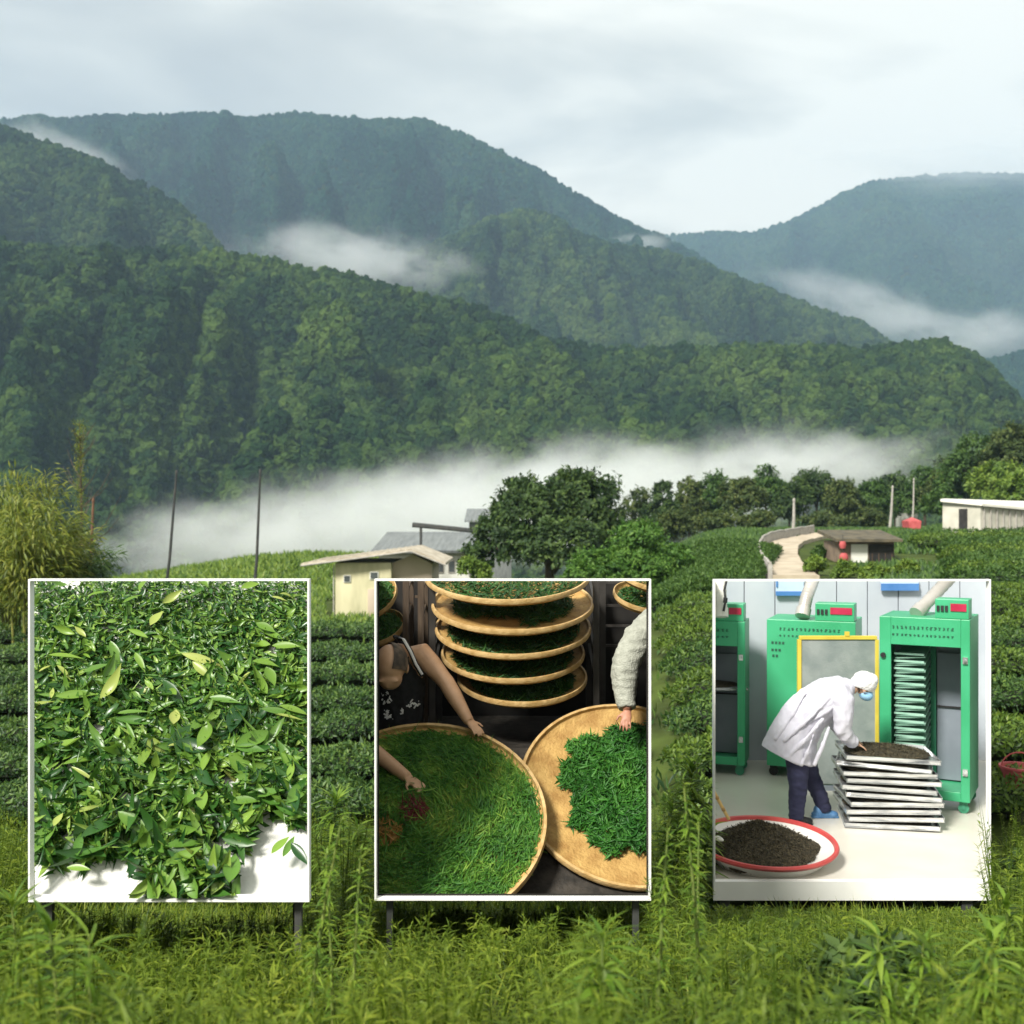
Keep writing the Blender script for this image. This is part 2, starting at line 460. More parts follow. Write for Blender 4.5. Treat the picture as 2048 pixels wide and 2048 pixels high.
hA = hill('mountain', 'long wooded ridge under the clouds, highest on the left', [(-160, 300), (-60, 250), (20, 232), (45, 225), (62, 214), (110, 229), (200, 219), (300, 219), (400, 215), (460, 226), (500, 222), (560, 213), (600, 220), (700, 232), (790, 227), (850, 246), (900, 268), (950, 296), (1000, 311), (1050, 345), (1100, 374), (1150, 405), (1200, 430), (1250, 447), (1330, 490), (1450, 600)], 1900, depth=0.42, rough=0.34, seed=1.0, gul=1.5)
hB = hill('mountain', 'blue far mountain on the right with its summit in cloud', [(1040, 520), (1150, 470), (1250, 446), (1330, 441), (1420, 443), (1480, 425), (1540, 395), (1600, 364), (1640, 346), (1700, 338), (1800, 331), (1932, 331), (2060, 335), (2200, 420)], 3100, depth=0.4, rough=0.26, seed=2.0)
hC = hill('hill', 'steep wooded spur coming down from the left edge', [(-300, 180), (-120, 215), (0, 243), (60, 266), (130, 291), (200, 320), (250, 345), (300, 370), (350, 402), (390, 440), (430, 492), (480, 560), (560, 640), (660, 760)], 950, depth=0.38, rough=0.36, seed=3.0, gul=1.0)
hD = hill('hill', 'lighter wooded hump rising in the middle behind the mist', [(620, 600), (740, 500), (870, 442), (950, 411), (1000, 400), (1040, 414), (1100, 450), (1150, 466), (1250, 476), (1350, 511), (1450, 552), (1550, 590), (1640, 622), (1700, 665), (1800, 740)], 1350, depth=0.40, rough=0.36, seed=4.0, gul=1.3)
hG = hill('hill', 'bluish hill behind the near woods at the right edge', [(1640, 780), (1760, 725), (1840, 692), (1932, 664), (2050, 640), (2200, 640)], 1500, depth=0.3, rough=0.12, seed=6.0, n=70)
hE = hill('hill', 'dark wooded hill across the valley in front of the ridges', [(-380, 420), (-200, 450), (0, 470), (200, 480), (330, 478), (430, 490), (500, 491), (560, 514), (640, 521), (720, 545), (800, 565), (870, 580), (950, 606), (1000, 634), (1060, 655), (1160, 668), (1300, 664), (1450, 660), (1560, 664), (1640, 669), (1720, 655), (1800, 660), (1850, 681), (1890, 730), (1940, 790), (2050, 860), (2200, 900)], 640, depth=0.42, n=240, rows=70, rough=0.42, seed=5.0, gul=0.75)
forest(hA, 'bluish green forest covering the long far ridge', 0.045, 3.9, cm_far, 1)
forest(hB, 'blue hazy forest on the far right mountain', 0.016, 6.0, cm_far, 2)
forest(hC, 'forest on the steep spur at the left edge', 0.052, 4.0, cm_mid, 3)
forest(hD, 'forest on the lighter hump behind the mist', 0.045, 4.3, cm_mid, 4)
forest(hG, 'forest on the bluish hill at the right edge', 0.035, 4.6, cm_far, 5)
forest(hE, 'dark forest on the hill across the valley', 0.075, 3.4, cm_near, 6)

# ------------------------------------------------------------------ haze and mist
mb = MB(); mb.box((0, 1900, 660), (9000, 4300, 1420))
tag(mb.build('haze', volmat('haze_air', (0.48, 0.67, 0.88), 0.00018), smooth=False), kind='stuff')

def mist(label, c, size, density, rotz=0, roty=0, nscale=2.0, soft=0.62, lo=0.55, hi=1.15, nst=(1, 1, 1), seed=0.0, color=(0.96, 0.98, 0.98)):
    mb = MB(); mb.ball((0, 0, 0), 1.0, 24, 14)
    o = mb.build('mist_bank', volmat('mist_air', color, density, nscale, soft, lo, hi, 0, nst, seed))
    o.location = c; o.scale = size; o.rotation_euler = (0, R(roty), R(rotz))
    return tag(o, label, 'mist', None, 'stuff')
def pxw(px, d): return px * K * 2048 / 1932 * d
mist('broad white mist bank filling the valley behind the house', Dp(960, 962, 290), (pxw(960, 290), 80, pxw(165, 290)), 0.030, roty=-7, seed=1.3, nst=(3.4, 1, .9), soft=.75)
mist('mist lying low on the left of the valley behind the poles', Dp(420, 1010, 230), (pxw(380, 230), 45, pxw(120, 230)), 0.024, roty=-10, seed=4.1, nst=(2.2, 1, 1))
mist('white mist on the right of the valley above the tree line', Dp(1500, 885, 310), (pxw(400, 310), 55, pxw(98, 310)), 0.024, roty=-5, seed=6.7, nst=(2.2, 1, 1))
mist('white mist patch caught below the long ridge', Dp(660, 490, 1020), (pxw(330, 1020), 90, pxw(88, 1020)), 0.016, roty=4, seed=2.2, nst=(1.8, 1, 1))
mist('thin mist streak along the left spur', Dp(120, 292, 1130), (pxw(230, 1130), 60, pxw(64, 1130)), 0.013, roty=22, seed=3.3, nst=(2, 1, 1))
mist('small mist wisp at the saddle between ridge and blue mountain', Dp(1205, 458, 1800), (pxw(100, 1800), 60, pxw(30, 1800)), 0.012, seed=5.5)
mist('mist strip running down between the hump and the blue mountain', Dp(1640, 585, 1600), (pxw(340, 1600), 80, pxw(80, 1600)), 0.011, roty=17, seed=7.4, nst=(2, 1, 1))
mist('low mist at the right edge before the blue mountain', Dp(1860, 630, 1680), (pxw(260, 1680), 80, pxw(75, 1680)), 0.010, roty=4, seed=8.8, nst=(1.6, 1, 1))
mist('grey cloud hiding the summit of the blue mountain', Dp(1850, 312, 2560), (pxw(420, 2560), 160, pxw(60, 2560)), 0.007, seed=9.1, color=(0.86, 0.9, 0.93))
mist('thin mist in the hollow beside the small round tree', Dp(1370, 1050, 85), (pxw(200, 85), 9, pxw(62, 85)), 0.13, seed=10.2)
# ------------------------------------------------------------------ trees and shrubs
bark = mat('bark', (0.06, 0.045, 0.03), (0.13, 0.10, 0.07), scale=7, rough=0.95, bump=0.6, stretch=(1, 1, .25))
LM_DARK = leafmat('leaves_dark', [(0.012, 0.030, 0.010), (0.028, 0.062, 0.015), (0.058, 0.105, 0.022), (0.11, 0.17, 0.034)], 0.3, 0.6)
LM_MID = leafmat('leaves_mid', [(0.02, 0.055, 0.012), (0.045, 0.10, 0.018), (0.075, 0.15, 0.025), (0.12, 0.20, 0.04)], 0.35, 0.55)
LM_FRESH = leafmat('leaves_fresh', [(0.03, 0.085, 0.015), (0.06, 0.15, 0.02), (0.10, 0.21, 0.03), (0.15, 0.27, 0.04)], 0.4, 0.55)
LM_BRIGHT = leafmat('leaves_bright', [(0.06, 0.12, 0.02), (0.11, 0.19, 0.026), (0.17, 0.26, 0.035), (0.24, 0.32, 0.05)], 0.4, 0.5)
LM_BAMBOO = leafmat('leaves_bamboo', [(0.07, 0.10, 0.015), (0.13, 0.18, 0.022), (0.20, 0.24, 0.03), (0.30, 0.31, 0.05)], 0.4, 0.5)
LM_OLIVE = leafmat('leaves_olive', [(0.022, 0.044, 0.013), (0.05, 0.083, 0.02), (0.09, 0.125, 0.028), (0.14, 0.165, 0.036)], 0.3, 0.6)
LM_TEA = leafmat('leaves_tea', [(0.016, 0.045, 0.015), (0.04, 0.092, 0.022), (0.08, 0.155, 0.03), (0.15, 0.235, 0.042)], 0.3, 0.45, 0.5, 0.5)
LM_TEAL = leafmat('leaves_tea_light', [(0.03, 0.07, 0.012), (0.07, 0.13, 0.02), (0.12, 0.20, 0.025), (0.20, 0.28, 0.04)], 0.35, 0.45, 0.5, 0.5)
LM_WEED = leafmat('leaves_weed', [(0.048, 0.10, 0.011), (0.115, 0.185, 0.016), (0.20, 0.275, 0.022), (0.32, 0.37, 0.04)], 0.48, 0.5, 0.9, 0.8)

def crown_leaves(blobs, n, size, droop=0.3):
    """blobs: (centre, radii); leaf clumps fill each blob's outer shell, uneven"""
    parts = []
    vol = np.array([b[1][0] * b[1][1] * b[1][2] for b in blobs]) ** (2 / 3); vol /= vol.sum()
    for (c, r), f in zip(blobs, vol):
        r = np.array(r); c = np.array(c)
        nc = max(8, int(n * f / 26)); m = 26
        d = rdir(nc); d[:, 2] = np.where(d[:, 2] < -0.55, -d[:, 2], d[:, 2])
        cc = c + d * r * (0.45 + 0.62 * RNG.random((nc, 1)) ** 0.55)
        cr = (0.16 + 0.16 * RNG.random(nc)) * r.mean()
        p = np.repeat(cc, m, 0) + rdir(nc * m) * np.repeat(cr, m)[:, None] * RNG.random((nc * m, 1)) ** 0.4
        dd = np.repeat(d, m, 0)
        ax = norm(dd * 0.5 + rdir(nc * m) * 0.9 + np.array([0, 0, -droop]))
        up = norm(dd + np.array([0, 0, .6]) + rdir(nc * m) * 0.5)
        q = np.clip(np.repeat(RNG.random(nc), m) * 0.55 + RNG.random(nc * m) * 0.5, 0, 1)
        L_ = size * (0.6 + 0.8 * RNG.random(nc * m))
        parts.append(leaves(p, ax, up, L_, L_ * 0.55, 2, 0.25, 0.2, 0.8, q))
    return cat_leaves(parts)

def trunk_mb(base, top, r, ends):
    mb = MB(); base, top = Vector(base), Vector(top)
    pts = [base.lerp(top, t) + Vector((random.uniform(-.3, .3), random.uniform(-.3, .3), 0)) * r * (0 if t == 0 else 1) for t in (0, .25, .5, .75, 1)]
    mb.tube(pts, [r * 1.35, r, r * .85, r * .7, r * .45], 8)
    for e_ in ends:
        e_ = Vector(e_); s = base.lerp(top, random.uniform(.45, .9))
        mid = s.lerp(e_, .5) + Vector((0, 0, .12 * (e_ - s).length))
        mb.tube([s, mid, e_], [r * .45, r * .3, r * .1], 6)
    return mb

def tree(name, label, px, py_top, py_base, wpx, d, m, n=6000, size=0.3, nblob=6, cat='tree', group=None, vis=0.78, base_z=None, squash=1.0, blobs=None, tr=None):
    """px etc. in 1932-reading pixels at depth d; vis: share of the height taken by the crown"""
    c = Dp(px, py_top, d); g = Hf(c.x, d) if base_z is None else base_z
    g = min(g, c.z - 0.8)
    h = c.z - g; wr = wpx * K * 2048 / 1932 * d / 2
    t = empty(name, (c.x, d, g), label, cat, group)
    if blobs is None:
        blobs = []
        for k in range(nblob):
            a = 2 * math.pi * k / nblob + random.uniform(-.4, .4)
            q = random.uniform(.30, .62)
            zz = g + h * (1 - vis) + h * vis * random.uniform(.30, .66)
            rr = wr * random.uniform(.42, .62)
            blobs.append(((c.x + math.cos(a) * wr * q, d + math.sin(a) * wr * q, zz), (rr, rr, min(rr * .9 * squash, h * vis * .36))))
        rt = wr * .52
        blobs.append(((c.x, d, c.z - min(rt * squash, h * vis * .33)), (rt, rt, min(rt * squash, h * vis * .33))))
    ends = [Vector(b[0]) for b in blobs]
    trunk_mb((c.x, d, g - .15), (c.x + random.uniform(-.1, .1) * wr, d, g + h * (1 - vis * .45)), tr or max(.09, h * .022), ends).build('trunk', bark, t)
    leaf_obj('crown', crown_leaves(blobs, n, size), m, t)
    return t

def px_blob(x, y, d, rx, ry, rd=None):
    s = K * 2048 / 1932 * d
    return (tuple(Dp(x, y, d)), (rx * s, (rd or rx) * s, ry * s))

# big dark tree and its lighter neighbours
d = 58
tree('broadleaf_tree', 'big dark spreading tree right of the cream house', 1040, 895, 1130, 280, d, LM_DARK, 26000, 0.26,
     blobs=[px_blob(1010, 975, 58, 75, 62), px_blob(1105, 955, 59, 68, 60), px_blob(950, 1025, 57, 58, 45), px_blob(1060, 1030, 56, 80, 50), px_blob(1135, 1020, 58, 50, 60), px_blob(1080, 925, 60, 45, 34), px_blob(900, 1055, 56, 30, 28), px_blob(985, 935, 61, 40, 34), px_blob(940, 980, 60, 32, 30)], tr=.3)
tree('small_tree', 'small bright green tree leaning right beside the big dark tree', 1205, 985, 1170, 180, 46, LM_FRESH, 15000, 0.17,
     blobs=[px_blob(1205, 1030, 46, 52, 44), px_blob(1250, 1065, 46, 48, 36), px_blob(1215, 1085, 45, 60, 40), px_blob(1285, 1058, 47, 24, 30), px_blob(1180, 1070, 45, 44, 36), px_blob(1235, 1120, 46, 42, 36)], tr=.14)
tree('shrub', 'low rounded green shrub at the foot of the big tree', 1125, 1040, 1120, 95, 44, LM_FRESH, 6000, 0.15, blobs=[px_blob(1120, 1070, 44, 44, 30), px_blob(1150, 1080, 43, 30, 26), px_blob(1095, 1085, 43, 28, 24)], tr=.06, cat='shrub')
tree('shrub', 'small yellow-green shrub below the left side of the big tree', 892, 1052, 1100, 50, 50, LM_BRIGHT, 3000, 0.14, blobs=[px_blob(885, 1072, 50, 20, 20), px_blob(905, 1080, 50, 20, 16)], tr=.04, cat='shrub')

# tree line on the ridge of the right slope: (x, top, width, depth, material, label)
TL = [(1205, 922, 90, 118, LM_OLIVE, 'olive tree at the left end of the tree line, touching the big dark tree'),
      (1250, 912, 70, 112, LM_DARK, 'dark narrow-topped tree in the line, next but one to the big dark tree'),
      (1300, 905, 80, 116, LM_OLIVE, 'olive tree with a bushy top left of the middle of the tree line'),
      (1350, 890, 85, 122, LM_MID, 'greener tall tree in the left half of the tree line'),
      (1400, 903, 80, 114, LM_OLIVE, 'thick olive tree just left of the pale utility post'),
      (1446, 880, 85, 124, LM_MID, 'tallest tree of the line, crown above the pale utility post'),
      (1490, 912, 75, 118, LM_DARK, 'dark rounded tree right behind the pale utility post'),
      (1540, 888, 100, 128, LM_DARK, 'broad dark dome-shaped tree right of the pale utility post'),
      (1590, 905, 80, 120, LM_OLIVE, 'low olive tree between the dome-shaped tree and the short post'),
      (1640, 910, 80, 122, LM_MID, 'mid-green tree behind the roadside shrubs left of the short post'),
      (1690, 892, 90, 130, LM_DARK, 'dark tree behind the short grey post'),
      (1745, 880, 90, 124, LM_MID, 'leafy green tree left of the steep right slope'),
      (1790, 862, 90, 118, LM_OLIVE, 'olive tree climbing the right slope, above the white shed'),
      (1840, 820, 110, 112, LM_MID, 'tall green tree on the right slope above the white shed'),
      (1905, 800, 120, 108, LM_OLIVE, 'highest tree of the right slope at the picture edge'),
      (1880, 872, 90, 96, LM_BRIGHT, 'yellow-green tree on the slope directly above the white shed'),
      (1935, 890, 90, 88, LM_BRIGHT, 'yellow-green bush right of the white shed at the picture edge'),
      (1780, 905, 60, 104, LM_MID, 'small green tree at the left end of the white shed')]
for x, y, wd, d, m, lab in TL:
    tree('hillside_tree', lab, x, y, 1010, wd * 1.12, d, m, 7500, 0.34, nblob=5, group='trees along the ridge of the right slope', vis=.88, squash=1.15)
for k, (x, y, wd, d, lab) in enumerate([(1270, 962, 100, 96, 'dark scrub below the tree line left of the path'), (1345, 968, 90, 94, 'dark scrub beneath the greener tall tree'), (1430, 965, 80, 92, 'dark scrub at the foot of the pale utility post'), (1560, 965, 100, 110, 'grey-green scrub below the dome-shaped tree'), (1640, 958, 90, 108, 'grey-green scrub left of the short grey post')]):
    tree('scrub', lab, x, y, 1015, wd, d, LM_OLIVE, 4500, 0.26, nblob=5, cat='shrub', group='scrub below the tree line', vis=.95, squash=.9)

# ------------------------------------------------------------------ bank of light grass behind the house and other ground cover
def scatter_cover(name, label, n, fx, m, L_, Wd, cat='grass', up=0.7, bend=.5):
    P = fx(n); n = len(P)
    ax = norm(rdir(n) * (1 - up) + np.array([0, 0, up])); 
    nr = norm(rdir(n) * .8 + np.array([0, -1, .5]))
    q = RNG.random(n); ln = L_ * (.5 + RNG.random(n))
    o = leaf_obj(name, leaves(P, ax, nr, ln, Wd * (.6 + .8 * RNG.random(n)), 2, bend * RNG.random(n), .15, .7, q), m)
    return tag(o, label, cat, None, 'stuff')
def fx_bank(n):
    x = RNG.uniform(-52, -2, n); y = RNG.uniform(78, 112, n)
    return np.stack([x, y, H(x, y)], 1)
scatter_cover('bank_scrub', 'yellow-green scrub covering the bank behind the cream house', 42000, fx_bank, LM_BRIGHT, 0.55, 0.20, 'ground cover', .6)
def fx_right(n):
    u = RNG.uniform(.10, .62, n); y = RNG.uniform(32, 105, n); x = u * y
    ok = ~((u > .305) & (u < .39) & (y > 47.5) & (y < 54)) & ~((np.abs(u - np.interp(y, [41, 48, 52, 57, 62, 72], [.275, .261, .258, .260, .270, .305])) < 2.2 / y) & (y < 78))
    x = x[ok]; y = y[ok]
    return np.stack([x, y, H(x, y)], 1)
scatter_cover('slope_grass', 'low grass between the tea terraces of the right slope', 60000, fx_right, LM_MID, 0.30, 0.12)
def fx_field(n):
    y = RNG.uniform(13, 32, n); x = RNG.uniform(-.6, .6, n) * y; ok = RNG.random(n) < .12; x = x[ok]; y = y[ok]
    return np.stack([x, y, H(x, y)], 1)
def fx_valley(n):
    y = RNG.uniform(31, 78, n); u = RNG.uniform(-.52, .09, n); x = u * y
    k = ~((y > 65) & (u > -.17) & (u < -.05))
    return np.stack([x[k], y[k], H(x[k], y[k])], 1)
scatter_cover('valley_grass', 'light grass below the field edge in front of the cream house', 26000, fx_valley, LM_BRIGHT, 0.34, 0.12)
for k, (x, yt, wd, d, lab) in enumerate([(1540, 1050, 60, 43, 'low yellow-green bush on the inner side of the path bend'), (1592, 1058, 60, 42, 'low yellow-green bush in front of the hut wall with the lanterns'), (1645, 1064, 64, 41, 'low yellow-green bush in front of the dark hut doorway'), (1705, 1058, 60, 42, 'low yellow-green bush right of the dark hut doorway'), (1545, 1030, 34, 52, 'small dark green bush between path and hut')]):
    tree('low_bush', lab, x, yt, 1100, wd, d, LM_BRIGHT if k < 4 else LM_MID, 2600, 0.11, nblob=4, cat='bush', group='low bushes around the hut', vis=.97, squash=.8)
scatter_cover('field_grass', 'low grass in the furrows between the tea hedges', 26000, fx_field, LM_TEA, 0.22, 0.06)

# ------------------------------------------------------------------ tea hedges
wood = mat('tea_wood', (0.010, 0.014, 0.007), (0.02, 0.026, 0.012), scale=5, rough=1)
def hedge(path, wd, h, m, dens, label, size=0.075, group='clipped tea hedges', seed=0):
    """path: (x, y) list. Rounded body of leaves over a woody core"""
    P = np.array(path, float)
    seg = np.linalg.norm(np.diff(P, axis=0), axis=1); cum = np.concatenate([[0], np.cumsum(seg)]); tot = cum[-1]
    mid = P[len(P) // 2]
    t = empty('tea_hedge', (mid[0], mid[1], Hf(*mid)), label, 'tea hedge', group)
    def at(s):
        x = np.interp(s, cum, P[:, 0]); y = np.interp(s, cum, P[:, 1])
        e_ = 0.05
        tx = np.interp(s + e_, cum, P[:, 0]) - np.interp(s - e_, cum, P[:, 0]); ty = np.interp(s + e_, cum, P[:, 1]) - np.interp(s - e_, cum, P[:, 1])
        return x, y, norm(np.stack([tx, ty], 1))
    ss = np.linspace(.5, tot - .5, max(8, int(tot / .5))); x, y, tg = at(ss)
    mb = MB(); mb.tube([(a, b, c) for a, b, c in zip(x, y, H(x, y) + h * .38)], [h * .30] * len(ss), 8, ry=[wd * .32] * len(ss))
    mb.build('core', wood, t)
    n = int(tot * dens)
    s = RNG.random(n) * tot; x, y, tg = at(s)
    th = RNG.uniform(-.05, math.pi + .05, n)
    e1 = np.clip(np.minimum(s, tot - s) / .6, 0, 1) ** .5                       # rounded ends
    # lumps along the row: single bushes merge into the hedge
    lump = 1 + .13 * np.sin(s * 2 * math.pi / 1.1 + seed) + .09 * np.sin(s * 2 * math.pi / .43 + 2 * seed) + .07 * np.sin(s * 5.3 + th * 3)
    lump = lump * (.35 + .65 * e1)
    rr = (0.90 + .16 * RNG.random(n) ** 2) * lump
    sx = np.sign(np.cos(th)) * np.abs(np.cos(th)) ** .9 * wd / 2 * rr; sz = h * .42 + np.sin(th) * h * .58 * rr
    px = x - tg[:, 1] * sx; py = y + tg[:, 0] * sx
    pos = np.stack([px, py, H(x, y) + np.maximum(sz, 0.02)], 1)
    on = norm(np.stack([-tg[:, 1] * np.cos(th), tg[:, 0] * np.cos(th), np.sin(th)], 1))
    ax = norm(on * .28 + rdir(n) * .75 + np.array([0, 0, .15])); up = norm(on + rdir(n) * .38)
    L_ = size * (.6 + .8 * RNG.random(n))
    q = np.clip(RNG.random(n) * .75 + .3 * (np.sin(th) - .3), 0, 1)  # shading put into the leaf colour: hedge tops lighter, sides darker
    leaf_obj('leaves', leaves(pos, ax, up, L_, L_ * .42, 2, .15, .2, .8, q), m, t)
    return t

ORD = ['nearest', 'second', 'third', 'fourth', 'fifth', 'sixth', 'seventh', 'eighth', 'ninth', 'tenth', 'eleventh', 'twelfth', 'thirteenth', 'fourteenth']
yrow = [13.8, 15.8, 17.8, 19.9, 22.1, 24.4, 26.9, 29.6]
for k, y0 in enumerate(yrow):
    xs = np.linspace(-.58 * y0, .12 * y0, 30)
    path = [(x, y0 + .16 * math.sin(x * .35 + k * .4) + .02 * x + .010 * max(0, x) ** 2) for x in xs]
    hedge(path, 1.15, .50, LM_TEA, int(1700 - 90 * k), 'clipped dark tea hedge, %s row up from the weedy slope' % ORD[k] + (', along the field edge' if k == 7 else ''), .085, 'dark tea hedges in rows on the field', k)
# right of the field: rows that climb and bend away
for k in range(8):
    y0 = 14.2 + 2.1 * k
    xs = np.linspace(.125 * y0 + .3, .60 * y0, 24)
    path = [(x, y0 + .20 * (x - .12 * y0) + .25 * math.sin(x * .5 + k)) for x in xs]
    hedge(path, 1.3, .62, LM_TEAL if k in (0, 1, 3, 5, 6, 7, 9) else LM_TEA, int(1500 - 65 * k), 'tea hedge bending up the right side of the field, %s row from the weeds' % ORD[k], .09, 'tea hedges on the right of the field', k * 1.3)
# terrace left of the path: rows running away from the viewer
for k in range(7):
    u0 = .135 + .012 * k
    path = [((u0 + .04 * ((yy - 33) / 25) ** 1.3) * yy, yy) for yy in np.linspace(34, 60 - 1.2 * k, 20)]
    hedge(path, .95, .6, LM_MID, 600, 'tea hedge running uphill left of the concrete path, %s from the left' % ['first'] [0] if k == 0 else 'tea hedge running uphill left of the concrete path, %s from the small tree' % ORD[k], .13, 'tea hedges on the terrace left of the path', k)
# upper slope: contour rows below and beside the white shed
for k in range(9):
    yy0 = 34 + 3.0 * k
    path = [(x, yy0 + .22 * (x - .30 * yy0) + .6 * math.sin(x * .22 + k * .7)) for x in np.linspace((.405 if k < 7 else .37) * yy0, .64 * yy0, 26)]
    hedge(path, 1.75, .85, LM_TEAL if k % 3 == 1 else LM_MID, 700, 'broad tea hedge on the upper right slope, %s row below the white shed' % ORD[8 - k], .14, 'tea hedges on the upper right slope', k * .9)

# ------------------------------------------------------------------ bamboo and bare stalks at the left edge
culm = mat('bamboo_culm', (0.13, 0.16, 0.03), (0.25, 0.24, 0.06), scale=3, rough=.5)
def bamboo(label, px, py_top, d, lean, n, hgt_mul=1.0, m=LM_BAMBOO, group='bamboo clumps at the left edge'):
    c = Dp(px, py_top, d); g = Hf(c.x, d); h = (c.z - g) * hgt_mul
    t = empty('bamboo_clump', (c.x, d, g), label, 'bamboo', group)
    mb = MB(); P, A, U = [], [], []
    for k in range(14):
        a = random.uniform(0, 6.28); r = random.uniform(.05, .5); hh = h * random.uniform(.55, 1.05)
        b = Vector((c.x + math.cos(a) * r, d + math.sin(a) * r, g - .1)); dirx = lean * random.uniform(.2, 1.2) + math.cos(a) * .35; diry = math.sin(a) * .4
        pts = []
        for q in np.linspace(0, 1, 9):
            pts.append(b + Vector((dirx * hh * .45 * q ** 2.2, diry * hh * .4 * q ** 2.2, hh * (q - .16 * q ** 3.5))))
        mb.tube(pts, [.035 * (1 - .75 * q) for q in np.linspace(0, 1, 9)], 6)
        for i in range(n // 14):
            q = random.uniform(.22, 1) ** .7; f = q * 8; i0 = min(7, int(f)); p = pts[i0].lerp(pts[i0 + 1], f - i0)
            rad = .18 + .55 * (1 - abs(q - .6))
            o = Vector((random.gauss(0, 1), random.gauss(0, 1), random.gauss(0, .8))) * rad * .42
            P.append(p + o); A.append((o.x * .8 + dirx * .5, o.y * .8, -.02 + random.uniform(-.5, .55))); U.append((random.gauss(0, .4), random.gauss(-.3, .4), 1))
    mb.build('culms', culm, t)
    P, A, U = map(np.array, (P, A, U)); L_ = .26 * (.6 + .7 * RNG.random(len(P)))
    leaf_obj('foliage', leaves(P, norm(A), norm(U), L_, L_ * .2, 2, .35, .15, .7), m, t)
bamboo('tall arching yellow-green bamboo clump at the left edge', 20, 835, 31, .1, 5200)
bamboo('bushy bamboo clump leaning right, in front of the tall one', 62, 905, 29, .35, 5200)
bamboo('low dark bamboo clump beside the reddish pole', 120, 985, 30, .35, 3800, m=LM_MID)
bamboo('bamboo clump cut by the left picture edge', -25, 900, 30, .1, 4200)

def bare_tree(label, px, py_top, d):
    c = Dp(px, py_top, d); g = Hf(c.x, d)
    t = empty('bare_tree', (c.x, d, g), label, 'tree')
    mb = MB(); h = c.z - g
    mb.tube([(c.x, d, g - .1), (c.x + .08, d, g + h * .5), (c.x, d, c.z)], [.07, .045, .012], 7)
    for k in range(26):
        q = random.uniform(.30, .95); a = random.uniform(0, 6.28); ln = h * .28 * (1.15 - q)
        s = Vector((c.x + .05, d, g + h * q)); e_ = s + Vector((math.cos(a) * ln, math.sin(a) * ln, ln * random.uniform(.7, 1.3)))
        mb.tube([s, s.lerp(e_, .5) + Vector((math.cos(a), math.sin(a), -.2)) * ln * .12, e_], [.018, .012, .005], 5)
    mb.build('trunk', bark, t)
    q = RNG.uniform(.35, 1, 900); p = np.stack([c.x + RNG.normal(0, .10, 900), d + RNG.normal(0, .10, 900), g + h * q], 1)
    leaf_obj('foliage', leaves(p, norm(rdir(900) + np.array([0, 0, .5])), rdir(900), .14, .03), LM_BAMBOO, t)
bare_tree('thin bare tree with a yellowish top, rising behind the bamboo', 150, 795, 36)

# ------------------------------------------------------------------ poles
pole_dark = mat('pole_dark', (0.03, 0.035, 0.035), (0.06, 0.06, 0.055), scale=4, rough=.8)
pole_pale = mat('pole_pale', (0.30, 0.28, 0.25), (0.42, 0.40, 0.36), scale=4, rough=.85)
pole_red = mat('pole_red', (0.12, 0.06, 0.035), (0.2, 0.1, 0.06), scale=4, rough=.85)
def pole(name, label, x0, y0, x1, y1, d, r, m, cat='pole', arm=None, group=None):
    a, b = Dp(x0, y0, d), Dp(x1, y1, d)
    dirv = (b - a).normalized(); gz = Hf(a.x, d)
    base = a + dirv * ((gz - a.z) / max(dirv.z, .2)); base.z = gz - .1
    t = empty(name, (base.x, d, gz), label, cat, group)
    mb = MB(); mb.tube([base, base.lerp(b, .5) + Vector((.012 * (b - base).length, 0, 0)), b], [r, r * .85, r * .6], 8); mb.build('shaft', m, t)
    c = MB(); c.tube([b - dirv * .02, b + dirv * r * 1.5], [r * .9, r * .5], 8); c.build('cap', m, t)
    if arm:
        k = MB(); k.box(base.lerp(b, arm), (r * 14, r * 1.2, r * 1.4)); k.build('crossbar', m, t)
pole('pole', 'thin dark pole on the left, standing before the white mist', 312, 1090, 333, 892, 34, .055, pole_dark)
pole('pole', 'thin dark pole nearest the house, standing before the white mist', 478, 1090, 491, 890, 34, .055, pole_dark)
pole('pole', 'reddish brown pole beside the bamboo', 166, 1090, 176, 945, 33, .06, pole_red)
pole('utility_post', 'pale utility post before the tree line, left of the path top', 1496, 1012, 1498, 945, 86, .14, pole_pale, 'utility post')
pole('utility_post', 'short grey post before the trees right of the path', 1680, 975, 1684, 920, 98, .13, pole_pale, 'utility post')
pole('utility_post', 'grey post standing among the trees left of the white shed', 1722, 960, 1724, 905, 104, .10, pole_pale, 'utility post')

# ------------------------------------------------------------------ buildings
cream = mat('cream_wall', (0.43, 0.41, 0.25), (0.62, 0.58, 0.38), scale=1.6, rough=.9, bump=.15, bscale=12, stretch=(1, 1, .25), lo=.25, hi=.6)
pinkw = mat('pinkish_wall', (0.46, 0.38, 0.30), (0.54, 0.45, 0.36), scale=.8, rough=.9, bump=.15, bscale=12)
roofb = mat('beige_roof', (0.36, 0.31, 0.23), (0.56, 0.50, 0.40), scale=1.6, rough=.85, bump=.3, bscale=9)
greyr = mat('grey_sheet_roof', (0.13, 0.14, 0.14), (0.20, 0.215, 0.21), scale=1.2, rough=.6, bump=.4, bscale=5, stretch=(4, .3, 1))
whitew = mat('white_wall', (0.62, 0.62, 0.56), (0.72, 0.72, 0.66), scale=1.2, rough=.85, bump=.1)
darkm = mat('dark_opening', (0.012, 0.012, 0.012), (0.03, 0.028, 0.025), scale=3, rough=.7)
glass = mat('window_glass', (0.05, 0.06, 0.065), (0.10, 0.11, 0.11), scale=1, rough=.15, spec=.6)
concrete = mat('concrete', (0.36, 0.30, 0.22), (0.48, 0.41, 0.31), scale=1.4, rough=.95, bump=.4, bscale=14)
